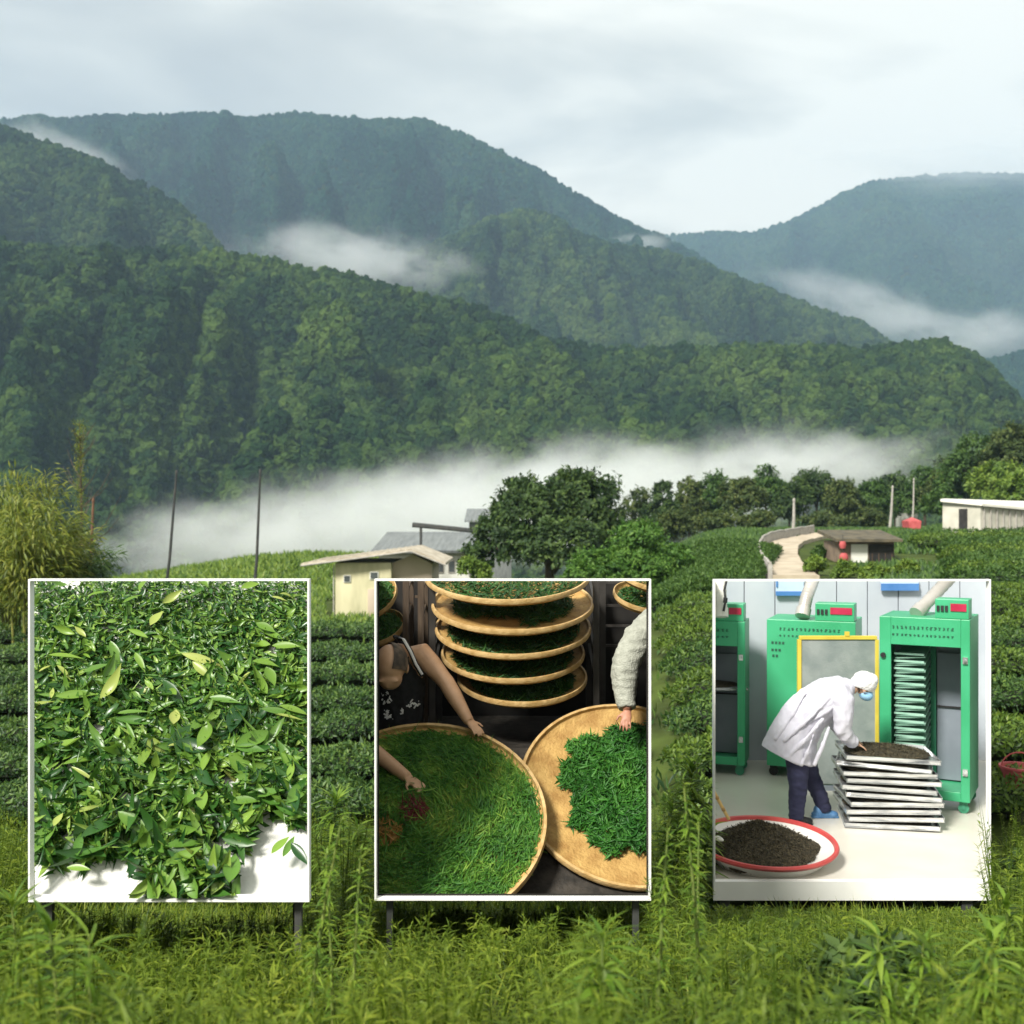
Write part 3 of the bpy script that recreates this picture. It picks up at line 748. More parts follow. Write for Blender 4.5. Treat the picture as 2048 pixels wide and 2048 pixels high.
redp = mat('red_paint', (0.36, 0.06, 0.06), (0.48, 0.10, 0.10), scale=3, rough=.7)

def house():
    d = 66
    a = Dp(620, 1150, d); b = Dp(740, 1150, d); zr = Dp(0, 1050, d).z; ze = Dp(0, 1062, d).z
    g = Hf(a.x + 3, d) - .3
    t = empty('house', (a.x + 4, d + 3, g), 'cream one-storey house with a wide low gable roof', 'house')
    x0, x1 = Dp(632, 0, d).x, Dp(738, 0, d).x; x2 = Dp(842, 0, d).x
    y0, y1 = d, d + 7
    mb = MB(); mb.box(((x0 + x1) / 2, (y0 + y1) / 2, (g + ze) / 2), (x1 - x0, y1 - y0, ze - g)); mb.build('wall', cream, t, bevel=.02)
    # gable wing on the right, set back a little
    mw = MB(); yg = d + .6; zp = Dp(0, 1040, d).z; zw = Dp(0, 1062, d).z; xm = (x1 + x2) / 2 - .4
    prof = [(x1 + .003, g), (x2 - .9, g), (x2 - .9, zw - .1), (xm, zp - .2), (x1 + .003, zw - .05)]
    mw.add([(x, yg, z) for x, z in prof] + [(x, y1, z) for x, z in prof], [(0, 1, 2, 3, 4), (9, 8, 7, 6, 5)] + [(i, i + 5, (i + 1) % 5 + 5, (i + 1) % 5) for i in range(5)])
    mw.build('gable_wing', pinkw, t, smooth=False)
    # roof: long low slab reaching out left, ridge to the right
    mr = MB(); th = .16
    def slab(p, q, ya, yb):
        mr.hexa([(p[0], ya, p[1]), (q[0], ya, q[1]), (q[0], yb, q[1]), (p[0], yb, p[1])], [(p[0], ya, p[1] + th), (q[0], ya, q[1] + th), (q[0], yb, q[1] + th), (p[0], yb, p[1] + th)])
    xl = Dp(572, 0, d).x
    slab((xl, Dp(0, 1067, d).z), (xm - .0, zp), y0 - .7, y1 + .5)
    slab((xm + .01, zp), (x2, Dp(0, 1066, d).z), y0 - .7, y1 + .5)
    rf = mr.build('roof', roofb, t, smooth=False)
    gt = MB(); gt.tube([(xl - .02, y0 - .76, Dp(0, 1067, d).z + .02), (xm, y0 - .76, zp + .02)], .05, 8); gt.tube([(xm, y0 - .76, zp + .02), (x2 + .02, y0 - .76, Dp(0, 1066, d).z + .02)], .05, 8); gt.build('gutter', pole_pale, t)
    dp = MB(); dp.tube([(x0 - .07, y0 - .06, ze - .1), (x0 - .07, y0 - .06, g)], .04, 8); dp.build('downpipe', pole_pale, t)
    rb = MB(); fl_ = Vector((xm - xl, 0, zp - Dp(0, 1067, d).z))
    for q in np.linspace(.04, .96, 16):
        pp = Vector((xl, 0, Dp(0, 1067, d).z + th)) + fl_ * q; rb.box((pp.x, (y0 + y1) / 2 - .1, pp.z + .012), (.06, y1 - y0 + 1.1, .03))
    rb.build('roof_ribs', roofb, rf, smooth=False)
    # fascia, windows, door
    for cx, cy, ww, hh in [(655, 1092, 14, 14), (706, 1086, 17, 15)]:
        c = Dp(cx, cy, d); s = K * 1.06 * d
        f = MB(); f.box((c.x, y0 - .02, c.z), (ww * s, .08, hh * s)); fo = f.build('window', whitew, t, bevel=.01)
        p = MB(); p.box((c.x, y0 - .065, c.z), (ww * s * .78, .02, hh * s * .78)); p.build('pane', glass, fo)
    c = Dp(706, 1120, d); s = K * 1.06 * d
    f = MB(); f.box((c.x, y0 - .02, g + 1.0), (24 * s, .08, 2.0)); dr = f.build('door', pinkw, t, bevel=.01)
    hnd = MB(); hnd.ball((c.x + .3, y0 - .09, g + 1.0), .05); hnd.build('handle', pole_dark, dr)
house()

def hall(label, x0, x1, ytop, yeave, d, dep, wallm, roofm, windows=8, cat='building'):
    a, b = Dp(x0, yeave, d), Dp(x1, yeave, d); g = min(Hf(a.x, d), Hf(b.x, d)) - .3
    t = empty('farm_building', ((a.x + b.x) / 2, d, g), label, cat)
    mb = MB(); mb.box(((a.x + b.x) / 2, d + dep / 2, (g + a.z) / 2), (b.x - a.x, dep, a.z - g)); mb.build('wall', wallm, t, bevel=.02)
    zt = Dp(0, ytop, d).z; th = .15
    mr = MB(); mr.hexa([(a.x - .5, d - .6, a.z + .003), (b.x + .5, d - .6, a.z + .003), (b.x + .5, d + dep + .4, zt), (a.x - .5, d + dep + .4, zt)],
                       [(a.x - .5, d - .6, a.z + th), (b.x + .5, d - .6, a.z + th), (b.x + .5, d + dep + .4, zt + th), (a.x - .5, d + dep + .4, zt + th)])
    mr.build('roof', roofm, t, smooth=False)
    for k in range(windows):
        x = a.x + (b.x - a.x) * (k + .5) / windows
        f = MB(); f.box((x, d - .02, a.z - .95), ((b.x - a.x) / windows * .62, .07, .9)); fo = f.build('window', pole_pale, t)
        p = MB(); p.box((x, d - .062, a.z - .95), ((b.x - a.x) / windows * .5, .02, .74)); p.build('pane', glass, fo)
hall('long low grey-roofed farm building behind the cream house', 715, 905, 1012, 1043, 76, 9, whitew, greyr, 9)
hall('pale grey shed half hidden by the big dark tree', 885, 965, 962, 985, 120, 6, greyr, greyr, 3)
# dark beam over the grey roof
a, b = Dp(778, 990, 74), Dp(912, 1003, 74)
t = empty('timber_beam', (a.x, 74, a.z), 'long dark beam above the grey roof left of the big tree', 'beam')
mb = MB(); mb.tube([a, b], [.17, .15], 6); mb.build('beam', pole_dark, t)
for p in (a.lerp(b, .12), a.lerp(b, .92)):
    q = MB(); q.tube([(p.x, 74, Hf(p.x, 74)), p], .09, 6); q.build('post', pole_dark, t)

def shed():
    d = 60; a = Dp(1796, 1000, d); b = Dp(1945, 1012, d + 2)
    g = min(Hf(a.x, d), Hf(b.x, d)) - .3
    t = empty('shed', ((a.x + b.x) / 2, d, g), 'white flat-roofed shed on the upper right slope', 'shed')
    zt = Dp(0, 946, d).z
    x0, x1, x2 = Dp(1796, 0, d).x, Dp(1850, 0, d).x, Dp(1990, 0, d).x
    xk = x0 * (d + 7) / (d + 1.3) + .2
    mb = MB(); mb.add([(x0, d + 1.3, g), (x1, d, g), (x2, d + 2.0, g), (x2 + 3, d + 7, g), (xk, d + 7, g)] + [(x0, d + 1.3, zt), (x1, d, zt - .25), (x2, d + 2.0, zt - .55), (x2 + 3, d + 7, zt - .1), (xk, d + 7, zt + .1)],
                      [(4, 3, 2, 1, 0), (5, 6, 7, 8, 9)] + [(i, (i + 1) % 5, (i + 1) % 5 + 5, i + 5) for i in range(5)])
    mb.build('wall', mat('shed_wall', (0.42, 0.41, 0.34), (0.55, 0.53, 0.45), scale=1.5, rough=.9), t, smooth=False)
    r = MB(); e_ = .2
    P = [(x0 - e_, d + 1.3 - e_, zt), (x1, d - e_, zt - .25), (x2 + e_, d + 2.0 - e_, zt - .55), (x2 + 3, d + 7, zt - .1), (xk - .1, d + 7, zt + .1)]
    r.add([(x, y, z + .004) for x, y, z in P] + [(x, y, z + .14) for x, y, z in P], [(4, 3, 2, 1, 0), (5, 6, 7, 8, 9)] + [(i, (i + 1) % 5, (i + 1) % 5 + 5, i + 5) for i in range(5)])
    r.build('roof', mat('shed_roof', (0.68, 0.66, 0.58), (0.78, 0.76, 0.68), scale=.8, rough=.85), t, smooth=False)
    dm = MB(); A, B = Vector((x0, d + 1.3, g)), Vector((x1, d, g)); dirv = (B - A).normalized(); nn = Vector((dirv.y, -dirv.x, 0)); ang = math.atan2(dirv.y, dirv.x)
    rot = Matrix.Rotation(ang, 3, 'Z')
    c = A.lerp(B, .55); dm.box((c.x + nn.x * .02, c.y + nn.y * .02, g + (zt - g) * .45), (.45, .06, (zt - g) * .8), rot); dm.build('door', darkm, t)
    for k in range(9):
        q = MB(); C_ = Vector((x1, d, g)).lerp(Vector((x2, d + 2, g)), (k + .5) / 9); q.tube([(C_.x, C_.y - .05, g), (C_.x, C_.y - .05, zt - .35 - .3 * k / 9)], .045, 6); q.build('wall_post', pole_pale, t)
shed()

def hut():
    d = 50; t0 = Dp(1580, 1010, d); b = Dp(1690, 1076, d); g = Hf(t0.x, d) - .2; s = K * 1.06 * d
    t = empty('hut', (t0.x + 1.5, d, g), 'small hut beside the path with a white wall panel and dark doorway', 'hut')
    x = [Dp(v, 0, d).x for v in (1582, 1606, 1637, 1688)]
    zt = Dp(0, 1022, d).z
    m = MB(); m.box(((x[0] + x[3]) / 2, d + 1.2, (g + zt) / 2), (x[3] - x[0], 2.3, zt - g)); m.build('wall', mat('hut_wall', (0.15, 0.11, 0.08), (0.24, 0.18, 0.13), scale=3, rough=.9), t)
    m = MB(); m.box(((x[1] + x[2]) / 2, d + .02, g + (zt - g) * .47), (x[2] - x[1], .06, (zt - g) * .86)); m.build('panel', whitew, t)
    m = MB(); m.box(((x[2] + x[3]) / 2 + .02, d + .015, g + (zt - g) * .47), (x[3] - x[2] - .12, .05, (zt - g) * .86)); dw = m.build('doorway', darkm, t)
    for k in range(4):
        q = MB(); q.box((x[2] + .2 + k * .3, d - .03, g + (zt - g) * .3), (.04, .03, (zt - g) * .5)); q.build('bar', mat('brown_timber', (.06, .04, .03), (.12, .08, .05), scale=4), dw)
    m = MB(); m.hexa([(x[0] - .25, d - .5, zt + .003), (x[3] + .2, d - .5, zt + .003), (x[3] + .2, d + 2.6, zt + .35), (x[0] - .25, d + 2.6, zt + .35)], [(x[0] - .25, d - .5, zt + .14), (x[3] + .2, d - .5, zt + .12), (x[3] + .2, d + 2.6, zt + .5), (x[0] - .25, d + 2.6, zt + .5)])
    m.build('roof', mat('hut_roof', (0.06, 0.055, 0.04), (0.13, 0.11, 0.07), scale=2.5, rough=.95, bump=.4), t, smooth=False)
    # red lanterns hung at the corner post
    for lab, cx, cy, r in [('red lantern hanging at the hut corner by the path', 1592, 1052, .19), ('faded red lantern under the hut eave by the path', 1590, 1028, .15)]:
        c = Dp(cx, cy, d - .8)
        l_ = empty('lantern', c, lab, 'lantern')
        q = MB(); q.lathe([(.06, .95), (.12, .9), (r * .9 / .24 * .24, .55), (r * 1.05, 0), (r * .9, -.55), (.12, -.9), (.06, -.95)], Matrix.Translation(c) @ Matrix.Diagonal((1, 1, r * 1.15, 1)), 16); q.build('lantern_shade', redp, l_)
        q = MB(); q.tube([(c.x, c.y, c.z + r), (c.x, c.y, c.z + r + .3)], .015, 6); q.build('cord', pole_dark, l_)
hut()
# small far red-and-white house roof, red canopy, red basket at right edge
c = Dp(1720, 988, 84)
t = empty('canopy', (c.x, 84, Hf(c.x, 84)), 'small red canopy in the green above the hut', 'canopy')
m = MB(); m.add([(c.x - .5, 83.3, c.z + .2), (c.x + .5, 83.3, c.z + .2), (c.x + .5, 84.7, c.z + .2), (c.x - .5, 84.7, c.z + .2), (c.x, 84, c.z + .5)] + [(c.x - .46, 83.25, c.z - .3), (c.x + .38, 83.25, c.z - .5), (c.x + .46, 84.7, c.z - .4), (c.x - .46, 84.7, c.z - .3)], [(0, 1, 4), (1, 2, 4), (2, 3, 4), (3, 0, 4), (5, 6, 1, 0), (6, 7, 2, 1), (7, 8, 3, 2), (8, 5, 0, 3)]); m.build('cloth', redp, t, smooth=False)
for sx in (-.42, .42):
    q = MB(); q.tube([(c.x + sx, 84, Hf(c.x, 84) - .1), (c.x + sx, 84, c.z)], .04, 6); q.build('post', pole_dark, t)
c = Dp(1716, 962, 128)
t = empty('house', (c.x, 128, Hf(c.x, 128)), 'tiny grey-roofed house far among the ridge trees', 'house')
m = MB(); m.box((c.x, 129, c.z - 1.2), (1.9, 2, 2.2)); m.build('wall', whitew, t)
m = MB(); m.add([(c.x - 1.2, 127.8, c.z - .1), (c.x + 1.2, 127.8, c.z - .1), (c.x + 1.2, 130.2, c.z - .1), (c.x - 1.2, 130.2, c.z - .1), (c.x, 127.8, c.z + .6), (c.x, 130.2, c.z + .6)], [(0, 1, 4), (2, 3, 5), (1, 2, 5, 4), (3, 0, 4, 5), (3, 2, 1, 0)]); m.build('roof', greyr, t, smooth=False)
c = Dp(1922, 1465, 15)
t = empty('basket', (c.x, 15, Hf(c.x, 15)), 'red plastic basket among the hedges at the right edge', 'basket')
m = MB(); m.lathe([(.13, -.14), (.19, -.13), (.235, .10), (.24, .12), (.255, .12), (.255, .15), (.225, .15), (.18, -.11), (.01, -.115)], Matrix.Translation(c), 28); m.build('body', redp, t)
m = MB(); m.tube([c + Vector((.24 * math.cos(q), 0, .13 + .2 * math.sin(q))) for q in np.linspace(0, math.pi, 10)], .011, 6); m.build('handle', redp, t)
m = MB(); m.tube([(c.x, 15, Hf(c.x, 15)), (c.x, 15, c.z - .135)], .16, 10); m.build('stand', pole_dark, t)

# ------------------------------------------------------------------ path with its low wall
def path_pts(us_, ys_):
    return [Vector((u * y, y, 0)) for u, y in zip(us_, ys_)]
def u_of(x): return (x - 966) * K * 2048 / 1932
ctr = [(1502, 41), (1490, 44), (1476, 48), (1470, 52), (1474, 57), (1492, 62), (1522, 67), (1562, 72)]
m = MB(); L_, R_ = [], []
fine = []
for i in range(len(ctr) - 1):
    for q in np.linspace(0, 1, 6)[:-1]: fine.append((ctr[i][0] * (1 - q) + ctr[i + 1][0] * q, ctr[i][1] * (1 - q) + ctr[i + 1][1] * q))
fine.append(ctr[-1])
PT = [Vector((u_of(x) * y, y, 0)) for x, y in fine]
vs = []
for i, p in enumerate(PT):
    t_ = (PT[min(i + 1, len(PT) - 1)] - PT[max(i - 1, 0)]).normalized(); n_ = Vector((-t_.y, t_.x, 0))
    l_, r_ = p + n_ * .85, p - n_ * .85
    zz = max(Hf(l_.x, l_.y), Hf(r_.x, r_.y), Hf(p.x, p.y)) + .16
    L_.append(Vector((l_.x, l_.y, zz))); R_.append(Vector((r_.x, r_.y, zz)))
for a, b in zip(L_, R_): vs += [a, b, b - Vector((0, 0, .5)), a - Vector((0, 0, .5))]
fs = []
for i in range(len(PT) - 1):
    for k in range(4): fs.append((i * 4 + k, i * 4 + (k + 1) % 4, (i + 1) * 4 + (k + 1) % 4, (i + 1) * 4 + k))
fs += [(3, 2, 1, 0), tuple(4 * (len(PT) - 1) + k for k in range(4))]
m.add(vs, fs); tag(m.build('path', concrete, smooth=False), 'curved concrete path climbing the right slope', None, None, 'structure')
c = L_[len(L_) // 2]
t = empty('low_wall', c, 'pale low parapet wall along the outer side of the curved path', 'wall')
m = MB(); vs = []
for i, a in enumerate(L_):
    b = R_[i]; n_ = (a - b).normalized()
    p, q = a + n_ * .01, a + n_ * .17
    vs += [p - Vector((0, 0, .3)), q - Vector((0, 0, .3)), q + Vector((0, 0, .40)), p + Vector((0, 0, .40))]
m.add(vs, fs); m.build('wall', pole_pale, t, smooth=False)
m = MB(); m.tube([a + (a - b).normalized() * .09 + Vector((0, 0, .45)) for a, b in zip(L_, R_)], .06, 6); m.build('coping', pole_pale, t)
# ------------------------------------------------------------------ display boxes standing in the weeds
frame_white = mat('white_frame_paint', (0.80, 0.80, 0.77), (0.86, 0.86, 0.83), scale=4, rough=.5, bump=.05)
def frustum(x0, y0, x1, y1, d):
    """source-pixel rectangle of the opening; returns opening corners and the planes of the four flared sides (outward normals)"""
    tl, tr, br, bl = W(x0, y0, d), W(x1, y0, d), W(x1, y1, d), W(x0, y1, d)
    O = Vector((0, 0, 0))
    pl = []
    for a, b in ((tl, tr), (tr, br), (br, bl), (bl, tl)):
        n_ = a.cross(b).normalized()
        c = (tl + br) / 2
        if n_.dot(c) > 0: n_ = -n_
        pl.append((a * 1.0, n_))
    return (tl, tr, br, bl), pl
def display_box(label, rect, d, dback, wallm, fr=3.6, roof=True, sides=True, legs=True):
    x0, y0, x1, y1 = rect
    (tl, tr, br, bl), pl = frustum(x0, y0, x1, y1, d)
    k = K * d
    c = (bl + br) / 2
    t = empty('display_box', (c.x, d, Hf(c.x, d)), label, 'display box', 'display boxes standing in the weeds')
    b = fr * k
    m = MB(); th = .05
    m.box(((tl.x + tr.x) / 2, d - th / 2, tl.z - b / 2), (tr.x - tl.x, th, b))
    m.box(((tl.x + tr.x) / 2, d - th / 2, bl.z + b / 2), (tr.x - tl.x, th, b))
    m.box((tl.x + b / 2, d - th / 2, (tl.z + bl.z) / 2), (b, th, tl.z - bl.z - 2 * b))
    m.box((tr.x - b / 2, d - th / 2, (tl.z + bl.z) / 2), (b, th, tl.z - bl.z - 2 * b))
    m.build('frame', frame_white, t, smooth=False)
    s = dback / d
    tk = .02
    def wall(nm, a, b_, nrm_out):
        a0, b0 = a.copy(), b_.copy(); a1, b1 = a * s, b_ * s
        q = MB(); q.hexa([a0 + nrm_out * -.001, b0 + nrm_out * -.001, b1 + nrm_out * -.001, a1 + nrm_out * -.001][::1], [p - nrm_out * tk for p in (a0, b0, b1, a1)])
        return q.build(nm, wallm, t, smooth=False)
    if sides: wall('side_panel', tr, br, pl[1][1]); wall('side_panel', bl, tl, pl[3][1])
    wall('bottom_panel', br, bl, pl[2][1])
    if roof: wall('top_panel', tl, tr, pl[0][1])
    if legs:
        for p, f in ((bl, 1), (br, 1), (bl, s), (br, s)):
            q = p * f; g = Hf(q.x * .97, q.y)
            if q.z - g > .05:
                l_ = MB(); l_.box((q.x + (c.x * f - q.x) * .1, q.y + (.04 if f == 1 else -.04), (q.z + g) / 2 - .05), (.035, .035, q.z - g + .06)); l_.build('leg', pole_dark, t, smooth=False)
    return t, (tl, tr, br, bl), pl

# ================================================================== 1: box of fresh leaves on a sloping white board
R1 = (65, 1157, 622, 1797); D1 = 5.5; D1B = 7.3
board_mat = mat('white_plaster_board', (0.58, 0.58, 0.55), (0.68, 0.68, 0.65), scale=9, rough=.9, bump=.25, bscale=60)
t1, cor1, pl1 = display_box('white-framed box full of fresh green tea leaves, left of the three', R1, D1, D1B, frame_white, roof=False, sides=False)
tl, tr, br, bl = cor1
s = D1B / D1
e_ = .012
A0, B0 = bl + Vector((0, .03, .0)), br + Vector((0, .03, .0)); A1, B1 = tl * s - Vector((0, .03, 0)), tr * s - Vector((0, .03, 0))
m = MB(); dn = Vector((0, .7, -.7)) * .03
m.hexa([A0 + dn, B0 + dn, B1 + dn, A1 + dn], [A0, B0, B1, A1]); m.build('sloping_board', board_mat, t1, smooth=False, clip=pl1)

NB = ((A1 - A0).cross(B0 - A0)); NB = (NB if NB.z > 0 else -NB).normalized(); NBa = np.array(NB)
UPB = np.array((A1 - A0).normalized()); RTB = np.array(Vector((1, 0, 0)))
def on_board(cx, cy):
    """crop-1 coordinates -> point on the board (arrays)"""
    px = 60 + np.asarray(cx) * S_; py = 1150 + np.asarray(cy) * S_
    dirs = np.stack([(px - 1024) * K, np.ones_like(px), (1024 - py) * K], 1)
    tt = (np.array(A0) @ NBa) / (dirs @ NBa)
    return dirs * tt[:, None]
# bare white patches of the board, in crop coordinates: (cx, cy, rx, ry)
BARE = [(215, 1870, 150, 75), (520, 1830, 120, 100), (1480, 1830, 190, 150), (1440, 1620, 90, 130), (1620, 1690, 60, 130), (600, 1350, 58, 42), (765, 1395, 46, 34), (1205, 1265, 58, 45), (410, 950, 40, 38), (245, 60, 62, 28), (938, 108, 20, 16), (1138, 1490, 26, 38), (600, 1610, 62, 44), (1110, 1610, 80, 36), (235, 1195, 44, 42), (925, 1275, 28, 38), (240, 1660, 50, 90), (480, 370, 22, 24), (650, 700, 42, 28), (1160, 1700, 60, 44), (90, 1180, 44, 34), (1600, 1090, 40, 40), (1440, 480, 34, 28), (80, 1790, 40, 70)]
def bare(cx, cy, grow=1.0):
    r = np.zeros(len(cx), bool)
    for a, b, rx, ry in BARE: r |= ((cx - a) / (rx * grow)) ** 2 + ((cy - b) / (ry * grow)) ** 2 < 1
    return r
LF_MIX = leafmat('fresh_leaf_mix', [(0.016, 0.07, 0.012), (0.055, 0.15, 0.022), (0.12, 0.24, 0.034), (0.22, 0.35, 0.055), (0.38, 0.47, 0.12)], .2, .35, spec=.5)
n = 34000
cx = RNG.uniform(10, 1690, n); cy = 1940 - 1930 * RNG.random(n) ** .72
ok = ~bare(cx, cy, 1.55)
ok &= RNG.random(n) < np.clip(1.25 - .55 * cy / 1900, 0, 1)
cx, cy = cx[ok], cy[ok]; n = len(cx)
P = on_board(cx, cy) + NBa * (RNG.random(n) * .11)[:, None]
ax = norm(RTB * RNG.normal(size=(n, 1)) + UPB * RNG.normal(size=(n, 1)) + NBa * RNG.normal(0, .30, (n, 1)))
sz = np.clip(.3 + 1.0 * (cy / 1900), .35, 1.2)
L_ = .125 * sz * (.5 + RNG.random(n)); Wd = L_ * RNG.choice([.07, .16, .30, .36], n)
q = np.clip(RNG.random(n) ** 1.5 * .8, 0, 1)
o = leaf_obj('leaf_pile', leaves(P - ax * (L_ / 2)[:, None], ax, norm(NBa + rdir(n) * .55), L_, Wd, 4, RNG.normal(0, .35, n), .3, .85, q, twist=RNG.normal(0, 1.1, n)), LF_MIX, None, pl1)
tag(o, 'deep pile of small dark tea leaves spread on the white board', 'leaf pile', None, 'stuff')

LFK = [('pale', leafmat('leaf_pale', [(0.28, 0.37, 0.07), (0.44, 0.50, 0.13)], .3, .35, spec=.5), 'pale yellow-green leaf lying on top of the pile on the white board'),
       ('bright', leafmat('leaf_bright', [(0.12, 0.25, 0.03), (0.22, 0.36, 0.05)], .3, .35, spec=.5), 'bright green leaf lying on top of the pile on the white board'),
       ('mid', leafmat('leaf_mid', [(0.07, 0.18, 0.022), (0.14, 0.27, 0.04)], .25, .35, spec=.5), 'mid green leaf among the others in the white-framed leaf box'),
       ('dark', leafmat('leaf_dark', [(0.016, 0.065, 0.014), (0.04, 0.115, 0.02)], .2, .3, spec=.5), 'dark glossy green leaf among the others in the white-framed leaf box')]
def one_leaf(kind, c, ax, up, L_, wr, bend, fold, twist, shape=.85, label=None):
    nm, mt_, lab = LFK[kind]
    arr = leaves(np.array([c]) - np.array([ax]) * L_ / 2, np.array([ax]), np.array([up]), L_, L_ * wr, 9, np.array([bend]), fold, shape, RNG.random(1), twist=np.array([twist]))
    me = np_mesh('tea_leaf', *arr); clip_mesh(me, pl1)
    if len(me.polygons) < 3: return
    me.polygons.foreach_set('use_smooth', np.ones(len(me.polygons), bool))
    o = link('tea_leaf', me, mt_)
    mv = Vector(c); o.data.transform(Matrix.Translation(-mv)); o.location = mv
    tag(o, label or lab, 'tea leaf', nm + ' tea leaves in the leaf box')
# hand-placed large leaves: kind, crop x, y, length px, angle (deg, screen), width ratio, bend, twist
HP = [(1, 1360, 1060, 250, 22, .40, .1, .1), (1, 1300, 1430, 180, 0, .36, .1, .3), (0, 1050, 590, 270, -14, .20, .25, .3), (0, 1040, 650, 170, -50, .30, .3, .2), (0, 780, 340, 190, 50, .45, .2, .5),
      (0, 890, 930, 130, 75, .5, .1, .1), (1, 1050, 1410, 190, 85, .4, .1, .1), (1, 1075, 1180, 170, 65, .36, .1, .2), (0, 920, 1090, 140, 15, .25, .3, .3), (1, 1540, 510, 240, -4, .30, .1, .3), (1, 1450, 690, 150, -75, .45, .1, .1),
      (1, 1420, 610, 160, -5, .4, .15, .2), (1, 250, 570, 210, 0, .26, .1, .4), (1, 310, 800, 230, 8, .26, .15, .3), (1, 350, 1180, 230, 22, .3, .3, .5), (1, 720, 1150, 200, 60, .35, .2, .6), (1, 760, 1270, 200, 75, .22, .2, .4),
      (0, 210, 1540, 110, 60, .45, .1, .2), (2, 130, 1630, 280, 55, .35, .2, .3), (1, 330, 1830, 150, -5, .32, .1, .1), (2, 330, 1680, 190, 80, .3, .2, .2), (2, 960, 1680, 240, 12, .34, .2, .4), (1, 1510, 1690, 160, 42, .36, .1, .1), (2, 1560, 1700, 150, 50, .3, .1, .1),
      (3, 1620, 1740, 180, -60, .34, .2, .2), (2, 1230, 1820, 230, 70, .44, .15, .2), (3, 1130, 1840, 230, -55, .3, .2, .3), (3, 1280, 1500, 260, -70, .44, .2, .2), (2, 1570, 1480, 250, -25, .4, .2, .2), (2, 1620, 1370, 220, 40, .4, .2, .2), (3, 950, 1760, 240, -20, .38, .2, .2),
      (3, 480, 1560, 300, 30, .3, .3, .3), (2, 650, 1560, 260, -35, .35, .2, .3), (2, 640, 900, 200, 5, .2, .15, .3), (1, 680, 600, 160, -70, .25, .2, .3), (2, 540, 560, 230, -75, .26, .35, .5), (2, 430, 640, 160, 20, .3, .1, .2), (3, 880, 790, 280, -60, .24, .25, .3),
      (2, 1180, 830, 200, -12, .26, .1, .3), (3, 1260, 900, 300, 60, .4, .2, .3), (2, 1060, 960, 200, 35, .5, .2, .4), (3, 950, 1030, 260, 35, .4, .2, .3), (2, 1330, 1120, 190, -8, .34, .15, .3), (1, 1130, 510, 110, 70, .3, .1, .1), (1, 1420, 400, 190, -25, .4, .15, .3),
      (1, 1330, 150, 170, 25, .42, .15, .2), (0, 1060, 130, 120, -60, .45, .15, .2), (0, 920, 60, 90, 30, .6, .2, .3), (1, 700, 130, 190, 60, .28, .35, .6), (1, 440, 190, 180, 20, .22, .3, .5), (1, 310, 120, 150, 10, .4, .1, .2), (1, 640, 220, 200, 35, .22, .25, .5),
      (0, 1500, 225, 130, -5, .2, .3, .4), (0, 240, 660, 130, -40, .25, .35, .4), (0, 130, 640, 90, 35, .3, .2, .4), (0, 360, 1270, 200, -28, .12, .2, .3), (0, 620, 1460, 240, -25, .06, .2, .2), (0, 1560, 930, 190, -10, .14, .1, .3), (1, 1570, 1250, 160, 70, .3, .1, .1),
      (1, 1590, 890, 190, -14, .26, .1, .2), (2, 1500, 900, 220, -6, .22, .1, .2), (1, 420, 1400, 170, -60, .42, .2, .3), (2, 580, 1100, 210, -50, .18, .2, .2), (1, 630, 1020, 160, -70, .16, .15, .2), (0, 170, 790, 90, 80, .3, .1, .2), (0, 100, 850, 140, 20, .2, .25, .3), (2, 110, 1100, 200, 20, .5, .1, .4)]
for kd, x, y, ln, ang, wr, bd, tw in HP:
    c = on_board([x], [y])[0] + NBa * .14
    a = math.radians(ang); dd = float(c[1])
    ax_ = norm(RTB * math.cos(a) + UPB * math.sin(a) * 1.25 + NBa * random.uniform(-.12, .12))
    if y < 520: ln *= .72; kd = max(kd, 1) if x % 3 else kd
    one_leaf(kd, c, ax_, norm(NBa + rdir(1)[0] * .3), ln * S_ * K * dd, wr, bd, .25, tw)
made = 0
while made < 228:
    x, y = random.uniform(20, 1680), 1930 * random.random() ** .8
    if bare(np.array([x]), np.array([y]), 1.6)[0]: continue
    c = on_board([x], [y])[0] + NBa * random.uniform(.07, .135); a = random.uniform(0, 6.28); dd = float(c[1])
    ln = random.uniform(130, 300) * (.55 + .5 * y / 1900)
    ax_ = norm(RTB * math.cos(a) + UPB * math.sin(a) + NBa * random.gauss(0, .22))
    one_leaf(random.choices((0, 1, 2, 3), (.10, .28, .36, .26))[0], c, ax_, norm(NBa + rdir(1)[0] * .5), ln * S_ * K * dd, random.uniform(.12, .42), random.gauss(.15, .45), .35, random.gauss(0, 1.1))
    made += 1

# ================================================================== 2: dark box with bamboo trays of tea
R2 = (751, 1157, 1300, 1795); D2 = 6.15; D2B = 8.95
dark_cloth = mat('dark_board', (0.010, 0.009, 0.008), (0.022, 0.02, 0.018), scale=5, rough=.95)
t2, cor2, pl2 = display_box('dark white-framed box with tea workers and round bamboo trays', R2, D2, D2B, dark_cloth, roof=False)
tl, tr, br, bl = cor2; s = D2B / D2
m = MB(); b0, b1, b2, b3 = [p * s for p in cor2]
m.hexa([b0, b1, b2, b3], [p + Vector((0, .03, 0)) for p in (b0, b1, b2, b3)]); m.build('back_panel', dark_cloth, t2, smooth=False)
floor_dark = mat('dark_stone_floor', (0.016, 0.014, 0.011), (0.045, 0.038, 0.03), scale=14, rough=.8, bump=.5, bscale=40)
m = MB(); m.add([(-3, 6.4, -2.56), (3, 6.4, -2.56), (3, 7.72, -1.66), (-3, 7.72, -1.66), (3, 9, -1.66), (-3, 9, -1.66)], [(0, 1, 2, 3), (3, 2, 4, 5)])
